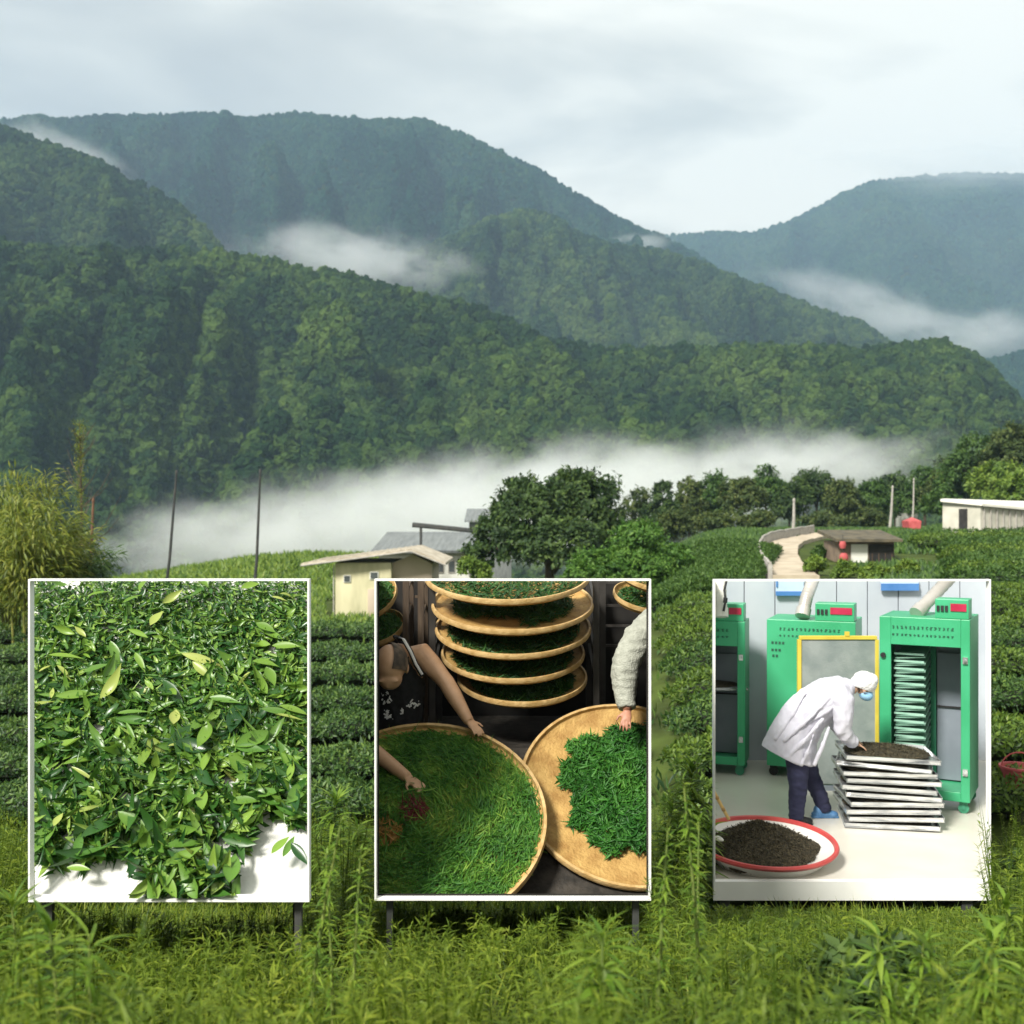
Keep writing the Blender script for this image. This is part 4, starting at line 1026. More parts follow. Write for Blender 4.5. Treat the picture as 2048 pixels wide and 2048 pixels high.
m.build('stage_floor', floor_dark, t2, smooth=False, clip=pl2 + [(Vector((0, D2B - .004, 0)), Vector((0, 1, 0)))])

bamboo_weave = mat('bamboo_weave', (0.34, 0.19, 0.055), (0.52, 0.33, 0.11), scale=10, rough=.7, bump=.5, bscale=55)
bamboo_rim = mat('bamboo_rim', (0.40, 0.25, 0.09), (0.58, 0.40, 0.18), scale=16, rough=.5, bump=.3, bscale=60)
def basket(label, c, rad, M, rim=.05, group='round bamboo trays'):
    t = empty('bamboo_tray', c, label, 'bamboo tray', group)
    MM = Matrix.Translation(c) @ M.to_4x4()
    m = MB(); m.lathe([(.004, 0), (rad * .5, .0), (rad * .90, .004), (rad * .965, rim * .55), (rad * .975, rim * .9)], MM, 72)
    m.lathe([(rad * .975, rim * .9), (rad * .985, rim * .3), (rad * .92, -.014), (rad * .5, -.016), (.004, -.016)], MM, 72); m.build('woven_base', bamboo_weave, t, clip=pl2)
    m = MB(); prof = [(rad * .978, rim * .25), (rad * 1.0, rim * .3), (rad * 1.006, rim * .7), (rad * .996, rim * 1.08), (rad * .972, rim * 1.05), (rad * .968, rim * .7), (rad * .978, rim * .25)]
    m.lathe(prof, MM, 72); m.build('rim', bamboo_rim, t, clip=pl2)
    return MM
SH = [(0.026, 0.11, 0.016), (0.055, 0.18, 0.024), (0.10, 0.26, 0.032), (0.21, 0.37, 0.05), (0.42, 0.50, 0.09)]
LF_SHRED = leafmat('shredded_tea', SH, .25, .5, 4.0, 1.3)
LF_LIGHT = leafmat('light_tea', [(0.015, 0.08, 0.012), (0.035, 0.15, 0.02), (0.07, 0.23, 0.03), (0.14, 0.33, 0.05)], .25, .5, 6, .7)
LF_DK = leafmat('rack_tea', [(0.010, 0.045, 0.012), (0.025, 0.085, 0.018), (0.05, 0.14, 0.025), (0.10, 0.21, 0.035)], .2, .5)
LF_RED = leafmat('red_stalks', [(0.10, 0.012, 0.02), (0.22, 0.03, 0.05), (0.16, 0.06, 0.03)], .2, .5)
LF_ORG = leafmat('orange_bits', [(0.30, 0.15, 0.03), (0.42, 0.22, 0.06), (0.25, 0.24, 0.05)], .2, .5)
def heap(name, label, MM, rad, n, L_, wr, hgt, m, inside, swirl=0.0, off=(0, 0), cat='tea leaf heap', base=.012, bendv=.5):
    """strands lying in a tray; inside(x, y) keeps those of the heap's plan shape; one mass"""
    a = RNG.uniform(0, 6.283, n * 3); r = np.sqrt(RNG.random(n * 3)) * rad
    x = r * np.cos(a) + off[0]; y = r * np.sin(a) + off[1]
    k = inside(x, y); x, y = x[k][:n], y[k][:n]; n = len(x)
    rr = np.sqrt((x - off[0]) ** 2 + (y - off[1]) ** 2) / rad
    top = hgt * np.clip(1 - rr ** 2.2, .06, 1) * (1 + .25 * np.sin(x * 9 + 2) * np.sin(y * 8))
    z = base + top * (.35 + .65 * RNG.random(n) ** .5)
    th = np.arctan2(y, x) + math.pi / 2
    ang = np.where(RNG.random(n) < swirl, th + RNG.normal(0, .45, n), RNG.uniform(0, 6.283, n))
    ax = norm(np.stack([np.cos(ang), np.sin(ang), RNG.normal(0, .22, n)], 1))
    Ls = L_ * (.5 + RNG.random(n)); up = norm(rdir(n) * .5 + np.array([0, 0, 1]))
    q = np.clip(.5 * RNG.random(n) + .25 * (np.sin(x * 5 + 1) * np.cos(y * 6) + 1) * .7, 0, 1)
    V, F, Q = leaves(np.stack([x, y, z], 1) - ax * (Ls / 2)[:, None], ax, up, Ls, Ls * wr, 4, RNG.normal(0, bendv, n), .3, .8, q, twist=RNG.normal(0, .9, n))
    V[:, 2] = np.maximum(V[:, 2], .006)
    rv = np.sqrt(V[:, 0] ** 2 + V[:, 1] ** 2)
    Mx = np.array(MM.to_3x3()); V = V @ Mx.T + np.array(MM.translation)
    o = leaf_obj(name, (V, F, Q), m, None, pl2)
    return tag(o, label, cat, None, 'stuff')
Rx = lambda a: Matrix.Rotation(R(a), 3, 'X'); Ry = lambda a: Matrix.Rotation(R(a), 3, 'Y'); Rz = lambda a: Matrix.Rotation(R(a), 3, 'Z')
# right tray lies on the sloping floor, left tray on top of its edge
cR = P2c(1540, 1300, 7.3); radR = .735
MR = basket('large bamboo tray with a bare woven edge, right front of the dark box', cR, radR, Rx(39) @ Ry(4), .05)
s2 = K * S_
def in_r(x, y):
    a = np.arctan2(y + .0, x - .13); r = np.hypot(x - .10, y - .03)
    return r < .55 + .035 * np.sin(a * 5 + 1) + .03 * np.sin(a * 11) + .02 * np.sin(a * 23)
heap('tea_heap', 'bright green tea leaf heap on the right-hand bamboo tray', MR, .68, 11000, .062, .17, .085, LF_LIGHT, in_r, 0, (.13, .02))
cL = P2c(300, 1475, 6.93); radL = .80
ML = basket('large bamboo tray heaped to the rim, left front of the dark box', cL, radL, Rx(36), .055)
heap('tea_heap', 'fine shredded tea covering the left-hand bamboo tray up to its rim', ML, .775, 26000, .062, .11, .095, LF_SHRED, lambda x, y: (x ** 2 + y ** 2) < .775 ** 2, .5, (0, 0))
ms = LF_SHRED
def loc_on(MM, p): return MM.inverted() @ p
pr = loc_on(ML, P2c(270, 1420, 6.93)); heap('red_stalks', 'reddish purple stalks lying in the tea near the reaching hand', ML, .085, 420, .07, .10, .03, LF_RED, lambda x, y: x == x, 0, (pr.x, pr.y), 'tea stalks', base=.085)
pr = loc_on(ML, P2c(90, 1560, 6.8)); heap('dry_leaves', 'orange dry bits scattered at the left edge of the left-hand tray', ML, .10, 260, .05, .18, .02, LF_ORG, lambda x, y: x == x, 0, (pr.x, pr.y), 'tea leaves', base=.085)

# drying rack with five trays behind, two more racks at the sides
rack_iron = mat('rack_iron', (0.03, 0.027, 0.024), (0.06, 0.055, 0.05), scale=6, rough=.55, metal=.3)
rack_wood = mat('rack_wood', (0.05, 0.034, 0.022), (0.10, 0.07, 0.045), scale=5, rough=.8, stretch=(4, 4, .5), bump=.3)
def rack(label, xs_px, d0, d1, ylist, mt_, ytop=1120, group=None):
    x0 = (xs_px[0] - 1024) * K * d0; x1 = (xs_px[1] - 1024) * K * d0
    t = empty('drying_rack', ((x0 + x1) / 2, (d0 + d1) / 2, -1.66), label, 'drying rack', group)
    zt = (1024 - ytop) * K * d0
    for x in (x0, x1):
        for d in (d0, d1):
            m = MB(); m.box((x, d, (zt - 1.66) / 2), (.045, .045, zt + 1.66)); m.build('post', mt_, t, smooth=False, clip=pl2)
    for y in ylist:
        z = (1024 - y) * K * d0
        m = MB()
        m.box(((x0 + x1) / 2, d1, z + .2), (x1 - x0 - .05, .02, .02)); m.build('crossbar', mt_, t, clip=pl2, smooth=False)
        for x in (x0, x1):
            m = MB(); m.box((x, (d0 + d1) / 2, z + .09), (.02, math.hypot(d1 - d0, .28) - .04, .02), Rx(14)); m.build('shelf_rail', mt_, t, clip=pl2, smooth=False)
    return t
TR = [(815, 20, 490, 'topmost of the five rack trays, cut by the box top'), (847, 190, 480, 'second rack tray from the top, half bare'), (850, 332, 462, 'middle tray of the five on the rack'), (850, 482, 425, 'fourth rack tray from the top, with a pale front edge'), (905, 628, 385, 'lowest of the five rack trays')]
for k, (cx, cy, a, lab) in enumerate(TR):
    d = 8.05; c = P2c(cx, cy, d); rad = a * S_ * K * d
    MM = basket('bamboo tray, ' + lab, c, rad, Rx(15), .045)
    def ins(x, y, k=k):
        sc = [.93, .74, .84, .84, .80][k]
        return (np.hypot(x, y) < rad * sc) & ((y > -rad * .45) | (k != 1) | (x > rad * .1))
    heap('tea_heap', 'dark tea leaves spread on the ' + ['topmost rack tray', 'second rack tray from the top', 'middle rack tray', 'fourth rack tray from the top', 'lowest rack tray'][k], MM, rad * .93, 3800, .06, .16, .04, LF_DK, ins, .2, cat='tea leaf heap')
    for sx in (-.8, .8):
        pass
rack('dark iron rack holding the five round trays', (865, 1192), 8.0, 8.75, [1157 + 0, 1215, 1262, 1312, 1362], rack_iron)
for lab, hl, cx, cy, a, d, tx, tz in [('bamboo tray edge hanging at the top left of the dark box', 'tea leaves on the tray at the top left corner', 0, 140, 175, 8.35, 42, -18), ('bamboo tray below it at the left edge of the dark box', 'tea leaves on the lower left corner tray', 50, 330, 165, 8.4, 30, -14),
                                 ('bamboo tray at the top right corner of the dark box', 'tea leaves on the upper right corner tray', 1700, 20, 230, 8.4, 20, 8), ('bamboo tray below the top right one, behind the grey sleeve', 'tea leaves on the tray behind the grey sleeve', 1640, 150, 200, 8.45, 20, 8)]:
    c = P2c(cx, cy, d); rad = a * S_ * K * d
    MM = basket(lab, c, rad, Ry(tz) @ Rx(tx), .045)
    heap('tea_heap', hl, MM, rad * .85, 900, .06, .16, .03, LF_DK, lambda x, y: x == x, .2)
rack('brown wooden rack post frame at the left of the dark box', (812, 842), 8.2, 8.6, [1200, 1255], rack_wood)
rack('iron rack at the right side behind the grey sleeve', (1205, 1330), 8.3, 8.8, [1172, 1226, 1275, 1318, 1360], rack_iron)

# ---- people of box 2
def fingers(mb, wrist, direction, palm_n, L_hand, spread=.16, curl=.5, thumb_side=1, r=None):
    """palm, four unequal bent fingers and a thumb, joined later into one skin"""
    d_ = direction.normalized(); n_ = (palm_n - d_ * palm_n.dot(d_)).normalized(); sd_ = d_.cross(n_)
    Lh = L_hand; pw = Lh * .23
    k1 = wrist + d_ * Lh * .46
    mb.tube([wrist - d_ * Lh * .08, wrist + d_ * Lh * .12, wrist + d_ * Lh * .30, k1], [Lh * .105, Lh * .105, Lh * .10, Lh * .07], 12, ry=[Lh * .15, Lh * .19, Lh * .225, Lh * .21], up=n_)
    for i, (f, w_) in enumerate(zip((.42, .48, .45, .35), (-.75, -.25, .25, .75))):
        rr = Lh * .047 * (1 if i < 3 else .86)
        b = k1 + sd_ * pw * w_ * thumb_side * -1 - d_ * Lh * .02
        dd = (d_ + sd_ * -w_ * thumb_side * spread).normalized()
        p1 = b + dd * Lh * f * .45 - n_ * Lh * f * .10 * curl
        d2 = (dd - n_ * curl).normalized(); p2 = p1 + d2 * Lh * f * .32
        d3 = (dd - n_ * curl * 2.1).normalized(); p3 = p2 + d3 * Lh * f * .25
        mb.tube([b - dd * Lh * .06, b, p1, p2, p3, p3 + d3 * rr * .5], [rr, rr * 1.05, rr, rr * .93, rr * .8, rr * .4], 10, up=n_)
    b = wrist + d_ * Lh * .14 + sd_ * pw * .8 * thumb_side
    dt = (d_ * .75 + sd_ * .8 * thumb_side - n_ * .25).normalized(); p1 = b + dt * Lh * .22; d2 = (d_ * 1.0 + sd_ * .3 * thumb_side - n_ * .3).normalized(); p2 = p1 + d2 * Lh * .17
    mb.tube([b - dt * Lh * .1, b, p1, p2, p2 + d2 * Lh * .02], [Lh * .07, Lh * .07, Lh * .058, Lh * .048, Lh * .025], 10, up=n_)
skin_a = mat('skin_tan', (0.50, 0.30, 0.175), (0.57, 0.35, 0.21), scale=14, rough=.5, bump=.08, bscale=120)
skin_r = mat('skin_red', (0.36, 0.16, 0.10), (0.44, 0.21, 0.135), scale=14, rough=.5, bump=.08, bscale=120)
tank = mat('black_tank_top', (0.012, 0.012, 0.013), (0.022, 0.022, 0.024), scale=30, rough=.85, bump=.3, bscale=30)
piping_w = mat('white_piping', (0.72, 0.72, 0.70), (0.8, 0.8, 0.78), scale=10, rough=.8)
knit = mat('grey_knit', (0.30, 0.31, 0.26), (0.40, 0.41, 0.35), scale=22, rough=.95, bump=.6, bscale=90)
hairm = mat('shaved_hair', (0.045, 0.038, 0.030), (0.17, 0.125, 0.085), scale=14, rough=.8, bump=.3, bscale=300)
# man at the left: bent forward over the tray
dS = 7.72
head = P2c(122, 525, 7.52)
pm = empty('person', P2c(170, 900, 7.8), 'man with a shaved head in a black tank top bending over the left-hand tray', 'person', 'people at work in the display boxes')
mb = MB()
neck = P2c(175, 455, 7.72); ch = P2c(170, 640, 7.80); waist = P2c(165, 900, 7.86); hip = P2c(160, 1040, 7.9)
px1 = S_ * K * 7.7
mb.tube([neck + Vector((0, .03, .02)), P2c(170, 500, 7.78), ch, waist, hip], [.06, .105, .115, .105, .11], 20, ry=[.07, .17, .178, .165, .17], up=(0, 1, 0))
headrot = Matrix.Rotation(R(50), 3, 'X') @ Matrix.Rotation(R(8), 3, 'Y')
hr = 98 * S_ * K * 7.5
mb.ball(head, (hr * .97, hr * 1.22, hr * 1.12), 24, 16, rot=Matrix.Rotation(R(40), 3, 'X'))
mb.ball(head + Vector((.0, -.035, -.095)), (hr * .76, hr * .74, hr * .72), 18, 12)         # face and jaw turned down
mb.ball(head + Vector((-.012, -.088, -.140)), (.014, .018, .020), 10, 8)                       # nose
mb.ball(head + Vector((-.045, -.100, -.105)), (.032, .018, .012), 10, 8); mb.ball(head + Vector((.035, -.100, -.105)), (.032, .018, .012), 10, 8)   # brows
for sx in (-1, 1):
    mb.ball(head + Vector((sx * hr * .98, .015, -.035)), (.016, .028, .04), 10, 8)           # ears
mb.tube([head + Vector((.01, .04, -.02)), neck], [.066, .075], 14)
sh = P2c(318, 478, 7.74); el = P2c(455, 640, 7.62); wr = P2c(590, 872, 7.46)
mb.tube([P2c(200, 500, 7.78), sh, sh.lerp(el, .35), sh.lerp(el, .8), el, el.lerp(wr, .3), el.lerp(wr, .75), wr], [.08, .088, .074, .060, .058, .058, .044, .036], 16)
fingers(mb, wr, P2c(680, 965, 7.33) - wr, Vector((.2, -.6, .75)), .165, curl=.55, thumb_side=-1)
# other arm comes in from the left edge of the box and dips its fingers in the tea
sh2 = P2c(5, 520, 7.74); el2 = P2c(-130, 930, 7.35); wr2 = P2c(225, 1205, 7.07)
mb.tube([P2c(140, 500, 7.78), sh2, sh2.lerp(el2, .4), el2, el2.lerp(wr2, .3), el2.lerp(wr2, .75), wr2], [.08, .088, .07, .058, .058, .046, .036], 16)
fingers(mb, wr2, P2c(385, 1318, 6.93) - wr2, Vector((.15, -.55, .8)), .175, curl=.5, thumb_side=1)
body = remesh(mb, 'body', skin_a, pm, .0075, 5, pl2)
# shaved dark hair over the back and side of the head, slightly proud of the skin
mb = MB(); mb.ball(head + Vector((.003, .004, 0)), (hr * 1.05, hr * 1.31, hr * 1.21), 28, 18, rot=Matrix.Rotation(R(40), 3, 'X'))
mb.build('hair', hairm, pm, clip=pl2 + [(head + Vector((-hr * .22, -.02, 0)), Vector((-.88, -.40, .25)).normalized()), (head + Vector((0, 0, -.06)), Vector((0, -.3, -.95)).normalized())])
mb = MB()
mb.tube([P2c(205, 452, 7.75), P2c(185, 530, 7.77), P2c(172, 600, 7.79), ch, waist, hip], [.085, .115, .124, .127, .117, .122], 24, ry=[.075, .125, .178, .19, .177, .182], up=(0, 1, 0))
tk_ = remesh(mb, 'tank_top', tank, pm, .009, 4, pl2, wrinkle=(.006, 8, (1.4, 1, .8)))
mb = MB()
st = [P2c(150, 368, 7.66), P2c(200, 385, 7.60), P2c(238, 450, 7.585), P2c(272, 530, 7.60), P2c(308, 590, 7.63)]
mb.tube([p + Vector((0, .02, -.005)) for p in st], .030, 10, ry=[.016] * 5, up=(0, -1, .3)); mb.build('strap', tank, tk_, clip=pl2)
mb = MB(); mb.tube(st, .0115, 8); mb.build('piping', piping_w, tk_, clip=pl2)
mb = MB(); random.seed(5)
def stroke(mb, c, dx, dz, w_, nrm_off=-.004):
    a = c + Vector((-dx / 2, 0, -dz / 2)); b = c + Vector((dx / 2, 0, dz / 2)); mb.tube([a, b], w_, 6)
for cx, cy, n_, rng in [(95, 735, 16, 34), (250, 750, 22, 42), (105, 835, 16, 32), (190, 820, 4, 14)]:
    for k in range(n_):
        c = P2c(cx + random.uniform(-rng, rng) * .8, cy + random.uniform(-rng, rng), 7.66)
        c.y = 7.80 + .06 * (cy - 640) / 260 - .126 * math.sqrt(max(.05, 1 - ((c.x - P2c(167, 0, 7.8).x) / .185) ** 2)) - .007
        stroke(mb, c, random.uniform(-.022, .022), random.uniform(-.028, .028), .0055)
mb.build('print', piping_w, tk_, clip=pl2)
# person at the right: only arm, shoulder and hand come into the box
pr_ = empty('person', P2c(1720, 500, 7.6), 'person in a grey knit sleeve reaching down into the right-hand tray', 'person', 'people at work in the display boxes')
sh = P2c(1720, 300, 7.75); el = P2c(1525, 520, 7.55); wr = P2c(1530, 800, 7.42)
mb = MB()
mb.tube([P2c(1860, 330, 7.85), sh, el, el.lerp(wr, .5), wr], [.07, .06, .046, .042, .034], 14)
fingers(mb, wr + Vector((0, 0, -.01)), P2c(1510, 950, 7.30) - wr, Vector((-.1, -.8, .4)), .165, curl=.45, thumb_side=1)
remesh(mb, 'body', skin_r, pr_, .007, 4, pl2)
mb = MB()
mb.tube([P2c(1900, 420, 7.9), P2c(1800, 350, 7.85), P2c(1690, 300, 7.76), P2c(1590, 380, 7.64), el + Vector((-.005, 0, 0)), P2c(1512, 600, 7.52), P2c(1515, 700, 7.48), P2c(1528, 792, 7.43)], [.20, .19, .135, .105, .092, .088, .074, .058], 22)
sl = remesh(mb, 'sweater', knit, pr_, .0075, 3, pl2, wrinkle=(.007, 8, (.6, 1, 1.6)))
# ================================================================== 3: white-framed stand with the drying room
R3 = (1425, 1158, 1977, 1763); D3 = 9.5; D3B = 14.2
t3, cor3, pl3 = display_box('white-framed open stand with green drying cabinets, right of the three', R3, D3, D3B, frame_white, roof=False, legs=False)
tl, tr, br, bl = cor3; s = D3B / D3
ZF = bl.z
k3 = K * D3
# white plinth strip under the opening and the floor slab
m = MB(); m.box(((bl.x + br.x) / 2, D3 - .025, bl.z - 17 * k3), (br.x - bl.x, .05, 34 * k3)); m.build('plinth', frame_white, t3, smooth=False)
floor_c = mat('cream_floor', (0.60, 0.575, 0.51), (0.68, 0.655, 0.59), scale=1.3, rough=.22, spec=.45)
m = MB(); m.hexa([(bl.x + .01, D3 + .002, ZF - .10), (br.x - .01, D3 + .002, ZF - .10), (br.x * s, D3B, ZF - .10), (bl.x * s, D3B, ZF - .10)], [(bl.x + .01, D3 + .002, ZF), (br.x - .01, D3 + .002, ZF), (br.x * s, D3B, ZF), (bl.x * s, D3B, ZF)])
m.build('floor_slab', floor_c, t3, smooth=False)
wall_blue = mat('pale_blue_wall', (0.40, 0.44, 0.49), (0.47, 0.51, 0.55), scale=1.5, rough=.55)
m = MB(); xa, xb = tl.x * s, tr.x * s; ztop = tl.z * s
npan = 9
for k in range(npan):
    a, b = xa + (xb - xa) * k / npan + .006, xa + (xb - xa) * (k + 1) / npan - .006
    m.box(((a + b) / 2, D3B - .05, (ZF + ztop) / 2 + .001), (b - a, .04, ztop - ZF))
m.box(((xa + xb) / 2, D3B, (ZF + ztop) / 2), (xb - xa, .04, ztop - ZF - .02)); m.build('back_wall', wall_blue, t3, smooth=False, bevel=.004)
for f, y in ((1.0, D3 + .04), (s, D3B - .08), (1.25, D3 * 1.25)):
    for p in (bl, br):
        q = p * f; g = Hf(q.x, y); m = MB(); m.box((q.x * (.955 if p is br else 1.06), y, (ZF - .1 + g) / 2 - .1), (.09, .09, max(.2, ZF - .1 - g + .2))); m.build('leg', pole_dark, t3, smooth=False)

green = mat('green_enamel', (0.030, 0.29, 0.125), (0.050, 0.37, 0.18), scale=1.7, rough=.4, spec=.5, bump=.08, bscale=5, detail=9, lo=.3, hi=.7)
green_in = mat('green_inner', (0.03, 0.20, 0.11), (0.05, 0.25, 0.15), scale=3, rough=.5)
steel = mat('steel', (0.42, 0.44, 0.47), (0.86, 0.87, 0.88), scale=5, rough=.24, metal=.8, stretch=(1, 1, 6), lo=.3, hi=.62)
steel_dk = mat('grey_steel_panel', (0.20, 0.23, 0.27), (0.27, 0.31, 0.36), scale=2, rough=.5, metal=.2)
rubber = mat('black_rubber', (0.012, 0.012, 0.013), (0.025, 0.025, 0.026), scale=8, rough=.6)
redl = mat('red_display', (0.35, 0.02, 0.05), (0.45, 0.03, 0.08), scale=5, rough=.3)
printm = mat('dark_print', (0.01, 0.06, 0.04), (0.02, 0.09, 0.05), scale=5, rough=.6)
yellowm = mat('yellow_frame_paint', (0.55, 0.42, 0.05), (0.66, 0.52, 0.08), scale=4, rough=.45)
def cabinet(label, x0, x1, ytop, d, depth, yaw, hfeet=.13, openx=None, opening=True, box_at=.62, seed=1, group='green drying cabinets'):
    """x0, x1, ytop in crop-3 pixels at depth d; stands on the floor on casters; yaw turns it about its front left corner"""
    a = P3c(x0, 0, d); b = P3c(x1, 0, d); ur = b.x / d; wd = (b.x - a.x) / (math.cos(R(yaw)) - ur * math.sin(R(yaw)))
    zt = P3c(0, ytop, d).z; h = zt - ZF - hfeet
    base = Vector((a.x, d, ZF))
    t = empty('drying_cabinet', base, label, 'drying cabinet', group)
    RM = Matrix.Rotation(R(yaw), 3, 'Z')
    def T(x, y, z): return base + RM @ Vector((x, y, z))
    def bx(mb, x0, x1, y0, y1, z0, z1): mb.box(T((x0 + x1) / 2, (y0 + y1) / 2, (z0 + z1) / 2), (x1 - x0, y1 - y0, z1 - z0), RM)
    z0 = hfeet; z1 = hfeet + h; st = .09; hd = .30
    m = MB()
    if opening:
        ox0, ox1 = (st + .03, wd - st) if openx is None else openx
        bx(m, 0, ox0, 0, .05, z0, z1); bx(m, ox1, wd, 0, .05, z0, z1)
        bx(m, ox0, ox1, 0, .05, z1 - hd, z1); bx(m, ox0, ox1, 0, .05, z0, z0 + .10)
        bx(m, 0, .03, .052, depth, z0, z1); bx(m, wd - .03, wd, .052, depth, z0, z1)
        bx(m, .032, wd - .032, .052, depth, z1 - .03, z1); bx(m, .032, wd - .032, .052, depth, z0, z0 + .04)
    else:
        bx(m, 0, wd, 0, depth, z0, z1)
    m.build('body', green, t, smooth=False, bevel=.006, clip=pl3)
    if opening:
        m = MB(); bx(m, .032, wd - .032, depth - .03, depth, z0 + .042, z1 - .032); m.build('back_sheet', steel_dk, t, smooth=False, clip=pl3)
        m = MB()
        n = 17
        for k in range(n):
            zz = z0 + .2 + (h - .62) * k / (n - 1)
            m.box(T(wd * .125 + .19 * wd, depth * .5, zz), (.34 * wd, depth - .34, .012), RM @ Matrix.Rotation(R(-5), 3, 'Y') @ Matrix.Rotation(R(9), 3, 'X')); m.box(T(wd * .31, depth * .18, zz + .008), (.34 * wd, .012, .022), RM); m.box(T(wd - .065, depth * .5, zz), (.03, depth - .18, .018), RM)
        m.build('tray_rail', mat('rail_green', (0.22, 0.42, 0.32), (0.34, 0.54, 0.44), scale=4, rough=.4), t, smooth=False, clip=pl3)
        m = MB(); bx(m, wd * .47, wd * .53, depth - .12, depth - .06, z0 + .05, z1 - .05); m.build('inner_post', green_in, t, smooth=False, clip=pl3)
        m = MB(); bx(m, wd * .54, wd - .07, depth - .07, depth - .04, z0 + .06, z1 - .45); m.build('inner_panel', steel_dk, t, smooth=False, clip=pl3)
        m = MB(); bx(m, wd * .5, wd - .06, depth - .09, depth - .075, z0 + h * .45, z0 + h * .45 + .02); m.build('inner_bar', rubber, t, smooth=False, clip=pl3)
        for zz in (z1 - hd - .13, z0 + .32):
            m = MB(); m.box(T(wd - st * .5, -.012, zz), (.05, .022, .07), RM); m.tube([T(wd - st * .5, -.02, zz), T(wd - st * .5, -.045, zz)], .014, 10); m.build('latch', steel, t, clip=pl3)
        m = MB(); m.tube([T(st * .45, -.003, z1 - hd - .12), T(st * .45, -.03, z1 - hd - .12)], .028, 12); m.build('hinge_knob', rubber, t, clip=pl3)
    # two lines of small dark printing on the head board
    rs = random.Random(seed); m = MB()
    for zz, n, hh in ((z1 - .11, 15, .034), (z1 - .19, 15, .022)):
        for k in range(n):
            xx = wd * (.16 + .70 * k / n); w1 = wd * .70 / n * .62
            for q in range(3):
                m.box(T(xx + rs.uniform(-.2, .2) * w1, -.004, zz + (q - 1) * hh * .38), (w1 * rs.uniform(.4, 1), .004, hh * .16), RM)
            m.box(T(xx + rs.uniform(-.25, .25) * w1, -.0045, zz), (w1 * .16, .004, hh * rs.uniform(.7, 1)), RM)
    m.build('printing', printm, t, smooth=False, clip=pl3)
    # control box on top with a red display and knobs
    m = MB(); bx(m, wd * box_at, wd * .985, .02, .30, z1 + .002, z1 + .21); cb = m.build('control_box', green, t, smooth=False, bevel=.006, clip=pl3)
    m = MB(); bx(m, wd * (box_at + .17), wd * .96, .008, .018, z1 + .085, z1 + .165); m.build('display', redl, cb, smooth=False, clip=pl3)
    m = MB()
    for k in range(3): m.box(T(wd * (box_at + .035 + .045 * k), .012, z1 + .11), (.028, .02, .06), RM)
    m.build('switch', rubber, cb, smooth=False, clip=pl3)
    for cx, cy in ((.07, .08), (wd - .07, .08), (wd - .07, depth - .08), (.07, depth - .08)):
        c = T(cx, cy, 0); m = MB()
        m.tube([c + RM @ Vector((0, -.018, .055)), c + RM @ Vector((0, .018, .055))], .055, 16); m.box(c + Vector((0, 0, hfeet - .015)), (.08, .08, .03), RM)
        m.box(c + RM @ Vector((0, -.026, .085)), (.03, .006, .09), RM); m.build('caster', rubber if cx < .1 else green_in, t, clip=pl3)
    return t, T, wd, h
tR, T_R, wR, hR = cabinet('green drying cabinet on the right, empty and open with a red display on top', 1022, 1560, 244, 12.0, .80, -29, seed=4)
tM, T_M, wM, hM = cabinet('green drying cabinet in the middle, its yellow-framed door before it', 352, 880, 262, 13.3, .78, -23, opening=False, box_at=.55, seed=7)
tL_, T_L, wL, hL = cabinet('green drying cabinet cut off by the left edge of the stand, open', -330, 222, 262, 13.6, .52, -18, box_at=.66, seed=9)
for nm, TT, w_ in (('left', T_L, wL),):
    m = MB(); m.box(TT(w_ * .55, .35, .13 + .90), (w_ * .8, .62, .03)); tr_ = empty('drying_tray', TT(w_ * .55, .35, 1.0), 'metal tray of tea halfway up inside the left green cabinet', 'tray')
    m.build('pan', steel, tr_, smooth=False, clip=pl3)
    m = MB(); m.ball(TT(w_ * .55, .35, 1.05), (w_ * .36, .27, .04)); m.build('dark_tea', mat('dry_tea', (0.02, 0.017, 0.010), (0.085, 0.07, 0.04), scale=55, rough=.95, bump=1.0, bscale=70, detail=8), tr_, clip=pl3)
    m = MB(); m.tube([TT(w_ * .35, .0, 1.10), TT(w_ * .72, -.02, 1.10)], .012, 6); 
# three small dark marks on the middle cabinet front
m = MB()
for a, b, n in ((370, 410, 4), (370, 450, 3), (365, 482, 2)):
    for k in range(n): m.box(T_M(.08 + k * .042 - (a - 365) * .002, -.004, 1.62 - (b - 410) * .0022), (.026, .004, .03), Matrix.Rotation(R(-23), 3, 'Z'))
m.build('printing', printm, tM, smooth=False)
# the yellow-framed door with its grey panel, opened in front of the middle cabinet
dd = 12.62
a, b = P3c(545, 372, dd), P3c(1005, 1250, dd)
td = empty('cabinet_door', Vector(((a.x + b.x) / 2, dd, ZF)), 'yellow-framed cabinet door with a grey panel behind the worker', 'door')
m = MB(); fw = .042
m.box(((a.x + b.x) / 2, dd, a.z), (b.x - a.x, .05, fw)); m.box((a.x, dd, (a.z + b.z) / 2 - fw * .5), (fw, .05, a.z - b.z - .002)); m.box((b.x, dd, (a.z + b.z) / 2 - fw * .5), (fw, .05, a.z - b.z - .002))
m.build('frame', yellowm, td, smooth=False, bevel=.004)
m = MB(); m.box(((a.x + b.x) / 2, dd + .005, (a.z + b.z) / 2), (b.x - a.x - fw, .03, a.z - b.z - fw)); m.build('panel', mat('door_panel_grey', (0.20, 0.235, 0.23), (0.28, 0.31, 0.30), scale=5, rough=.6, bump=.2, bscale=60), td, smooth=False)
m = MB(); m.box(((a.x + b.x) / 2 + .1, dd - .015, a.z + .045), (.05, .03, .05)); m.build('latch', yellowm, td, smooth=False)
m = MB(); m.box(((a.x + b.x) / 2, dd, (b.z + ZF) / 2), (b.x - a.x, .06, max(.03, b.z - ZF))); m.build('kick_plate', steel_dk, td, smooth=False)
